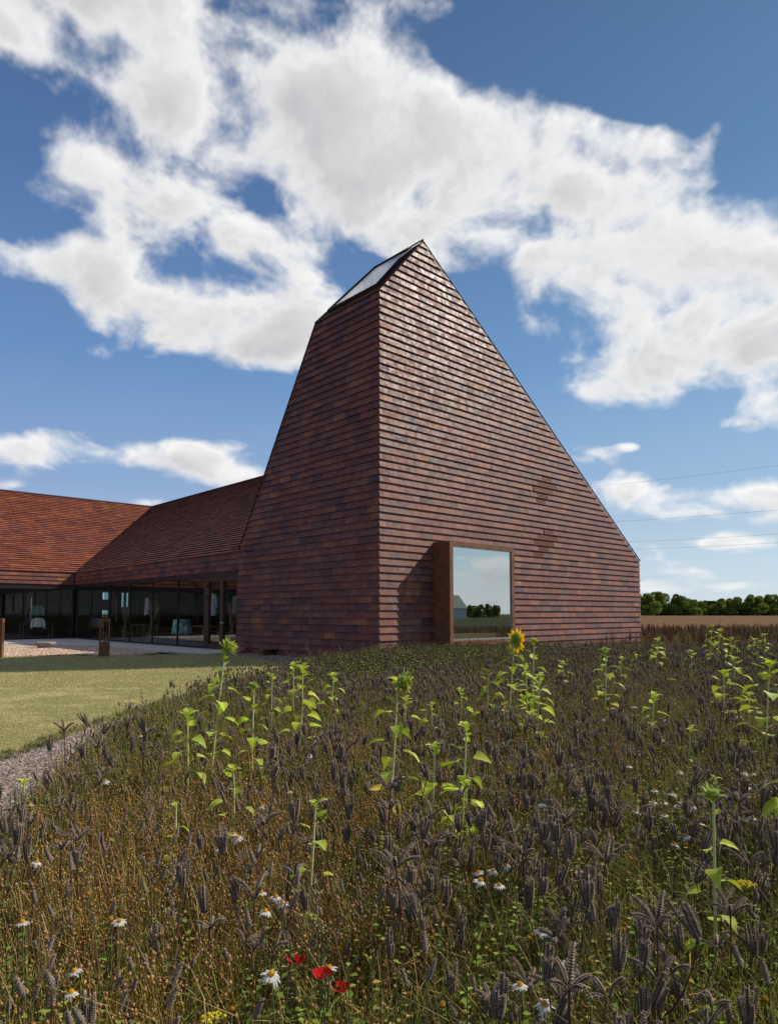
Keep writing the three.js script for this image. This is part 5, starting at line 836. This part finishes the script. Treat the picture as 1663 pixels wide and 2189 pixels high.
  // dill umbels and a white yarrow
  function umbel(seed, h, R, col) { const q = rng(seed), s = new MB(), f = new MB(); s.tube([V(0, 0, 0), V(.01, h * .5, 0), V(0, h - R * .7, 0)], [.0022, .0018, .0014], 4, [.16, .20, .045]); for (let k = 0; k < 16; k++) { const a = k * 2.4, t = Math.sqrt((k + .5) / 16), e = V(Math.cos(a) * R * t, h - R * .18 * t * t, Math.sin(a) * R * t); s.tube(bent(V(0, h - R * .7, 0), e, V(0, -R * .1, 0), 2), .0007, 3, [.2, .24, .05]); for (let z = 0; z < 12; z++) { const d = V(q() - .5, q() * .6, q() - .5).normalize(), p = e.clone().addScaledVector(d, R * .17); f.blob(p, .0022, .0018, .0022, 5, 3, jit(q, col, .4)); } } return [s, f]; }
  [[1290, 1485, .62, .042, 'yellow dill umbel in the right meadow behind the mid sunflower'], [1436, 1452, .6, .045, 'faint yellow dill umbel below the far right sunflowers'], [1592, 1888, .56, .026, 'yellow dill umbel right of the nearest sunflower stem'], [583, 1615, .52, .028, 'yellow umbel in the left middle of the meadow'], [903, 1518, .52, .028, 'small yellow umbel in the centre before the dark clover'], [455, 2176, .42, .026, 'yellow umbel at the lower picture edge left of the poppies']].forEach(([x, y, h, R, label], i) => { const [X, D] = atPixel(x, y, h), g = thing('dill_plant', label, 'dill', V(X, 0, -D), i, 'yellow dill umbels'), [s, f] = umbel(850 + i, h, R, [.62, .50, .03]); s.mesh('stem', STEM, g); f.mesh('umbel', HUSK, g); });
  [[1160, 1722, .5, .022, 'white yarrow cluster in the middle right of the meadow'], [1355, 1512, .5, .025, 'white flower cluster near the budded lone sunflower'], [1215, 2060, .42, .018, 'small white cluster in the lower right meadow'], [1478, 1420, .55, .03, 'grey white flower cluster right of the tower corner']].forEach(([x, y, h, R, label], i) => { const [X, D] = atPixel(x, y, h), g = thing('white_yarrow', label, 'yarrow', V(X, 0, -D), i, 'white flower clusters'), [s, f] = umbel(870 + i, h, R, [.72, .71, .68]); s.mesh('stem', STEM, g); f.mesh('flower_cluster', HUSK, g); });
  // cornflowers and a few tall dry stalks before the tower foot
  [[1537, 1326], [1528, 1343], [1632, 1360], [1645, 1372], [1615, 1372], [1500, 1398]].forEach(([x, y], i) => { const [X, D] = atPixel(x, y, i ? .95 : 1.1), h = i ? .95 : 1.1, g = thing('cornflower', ['highest blue cornflower above the far right sunflower group', 'blue cornflower beside the bud of the tallest far right sunflower', 'blue cornflower left of the pair at the right edge', 'blue cornflower nearest the right picture edge', 'blue cornflower low at the farthest right sunflowers', 'small blue cornflower left of the far right group'][i], 'cornflower', V(X, 0, -D), i), s = new MB(), f = new MB(), q = rng(890 + i); s.tube(bent(V(0, 0, 0), V(0, h, 0), V(.05, 0, 0), 4), .003, 4, [.12, .15, .07]); for (let k = 0; k < 10; k++) { const a = k * .63, d = V(Math.cos(a), .6, Math.sin(a)).normalize(); spindle(f, V(0, h, 0), d, .026, .007, [.10, .12, .45], [.16, .2, .62]); } s.mesh('stem', STEM, g); f.mesh('flower', PETAL, g); });
  [[600, 1425, 628, 1388], [672, 1425, 655, 1372], [700, 1432, 696, 1388], [690, 1430, 707, 1396], [782, 1428, 797, 1370], [1030, 1395, 1043, 1350], [1055, 1392, 1062, 1352]].forEach(([x, y, x2, y2], i) => { const [X, D] = i < 5 ? [atPixel(x, y + 12, .1)[0], atPixel(x, y + 12, .1)[1]] : atPixel(x, y + 10, .1), h = .1 + (y + 12 - y2) * D / 1448, g = thing('dry_stalk', ['leftmost bent dry stalk before the shaded tower wall', 'slanting dry stalk before the shaded tower wall', 'short upright dry stalk before the shaded tower wall', 'pale leaning blade between the stalks at the tower foot', 'tall thin stalk at the tower corner', 'pale stalk before the lower frame of the bay window', 'second pale stalk before the lower frame of the bay window'][i], 'dry stalk', V(X, 0, -D), 0), m = new MB(); m.tube(bent(V(0, 0, 0), V((x2 - x) * D / 1448, h, 0), V(.03 * (i % 2 ? 1 : -1), .02, 0), 5), [.005, .005, .0045, .004, .003, .002], 4, i % 3 === 1 ? [.22, .15, .09] : [.30, .27, .12]); m.mesh('stalk', STEM, g); for (let k = 0; k < 3; k++) { const b = new MB(), t = .3 + .2 * k; ribbon(b, [V((x2 - x) * D / 1448 * t, h * t, 0), V((x2 - x) * D / 1448 * t + .06 * (k % 2 ? 1 : -1), h * t + .10, 0), V((x2 - x) * D / 1448 * t + .10 * (k % 2 ? 1 : -1), h * t + .16, .02)], .004, V(0, 0, 1), [.28, .2, .1], [.3, .24, .12]); b.mesh('blade', STEM, g); } });
}

renderer.render(scene, camera);
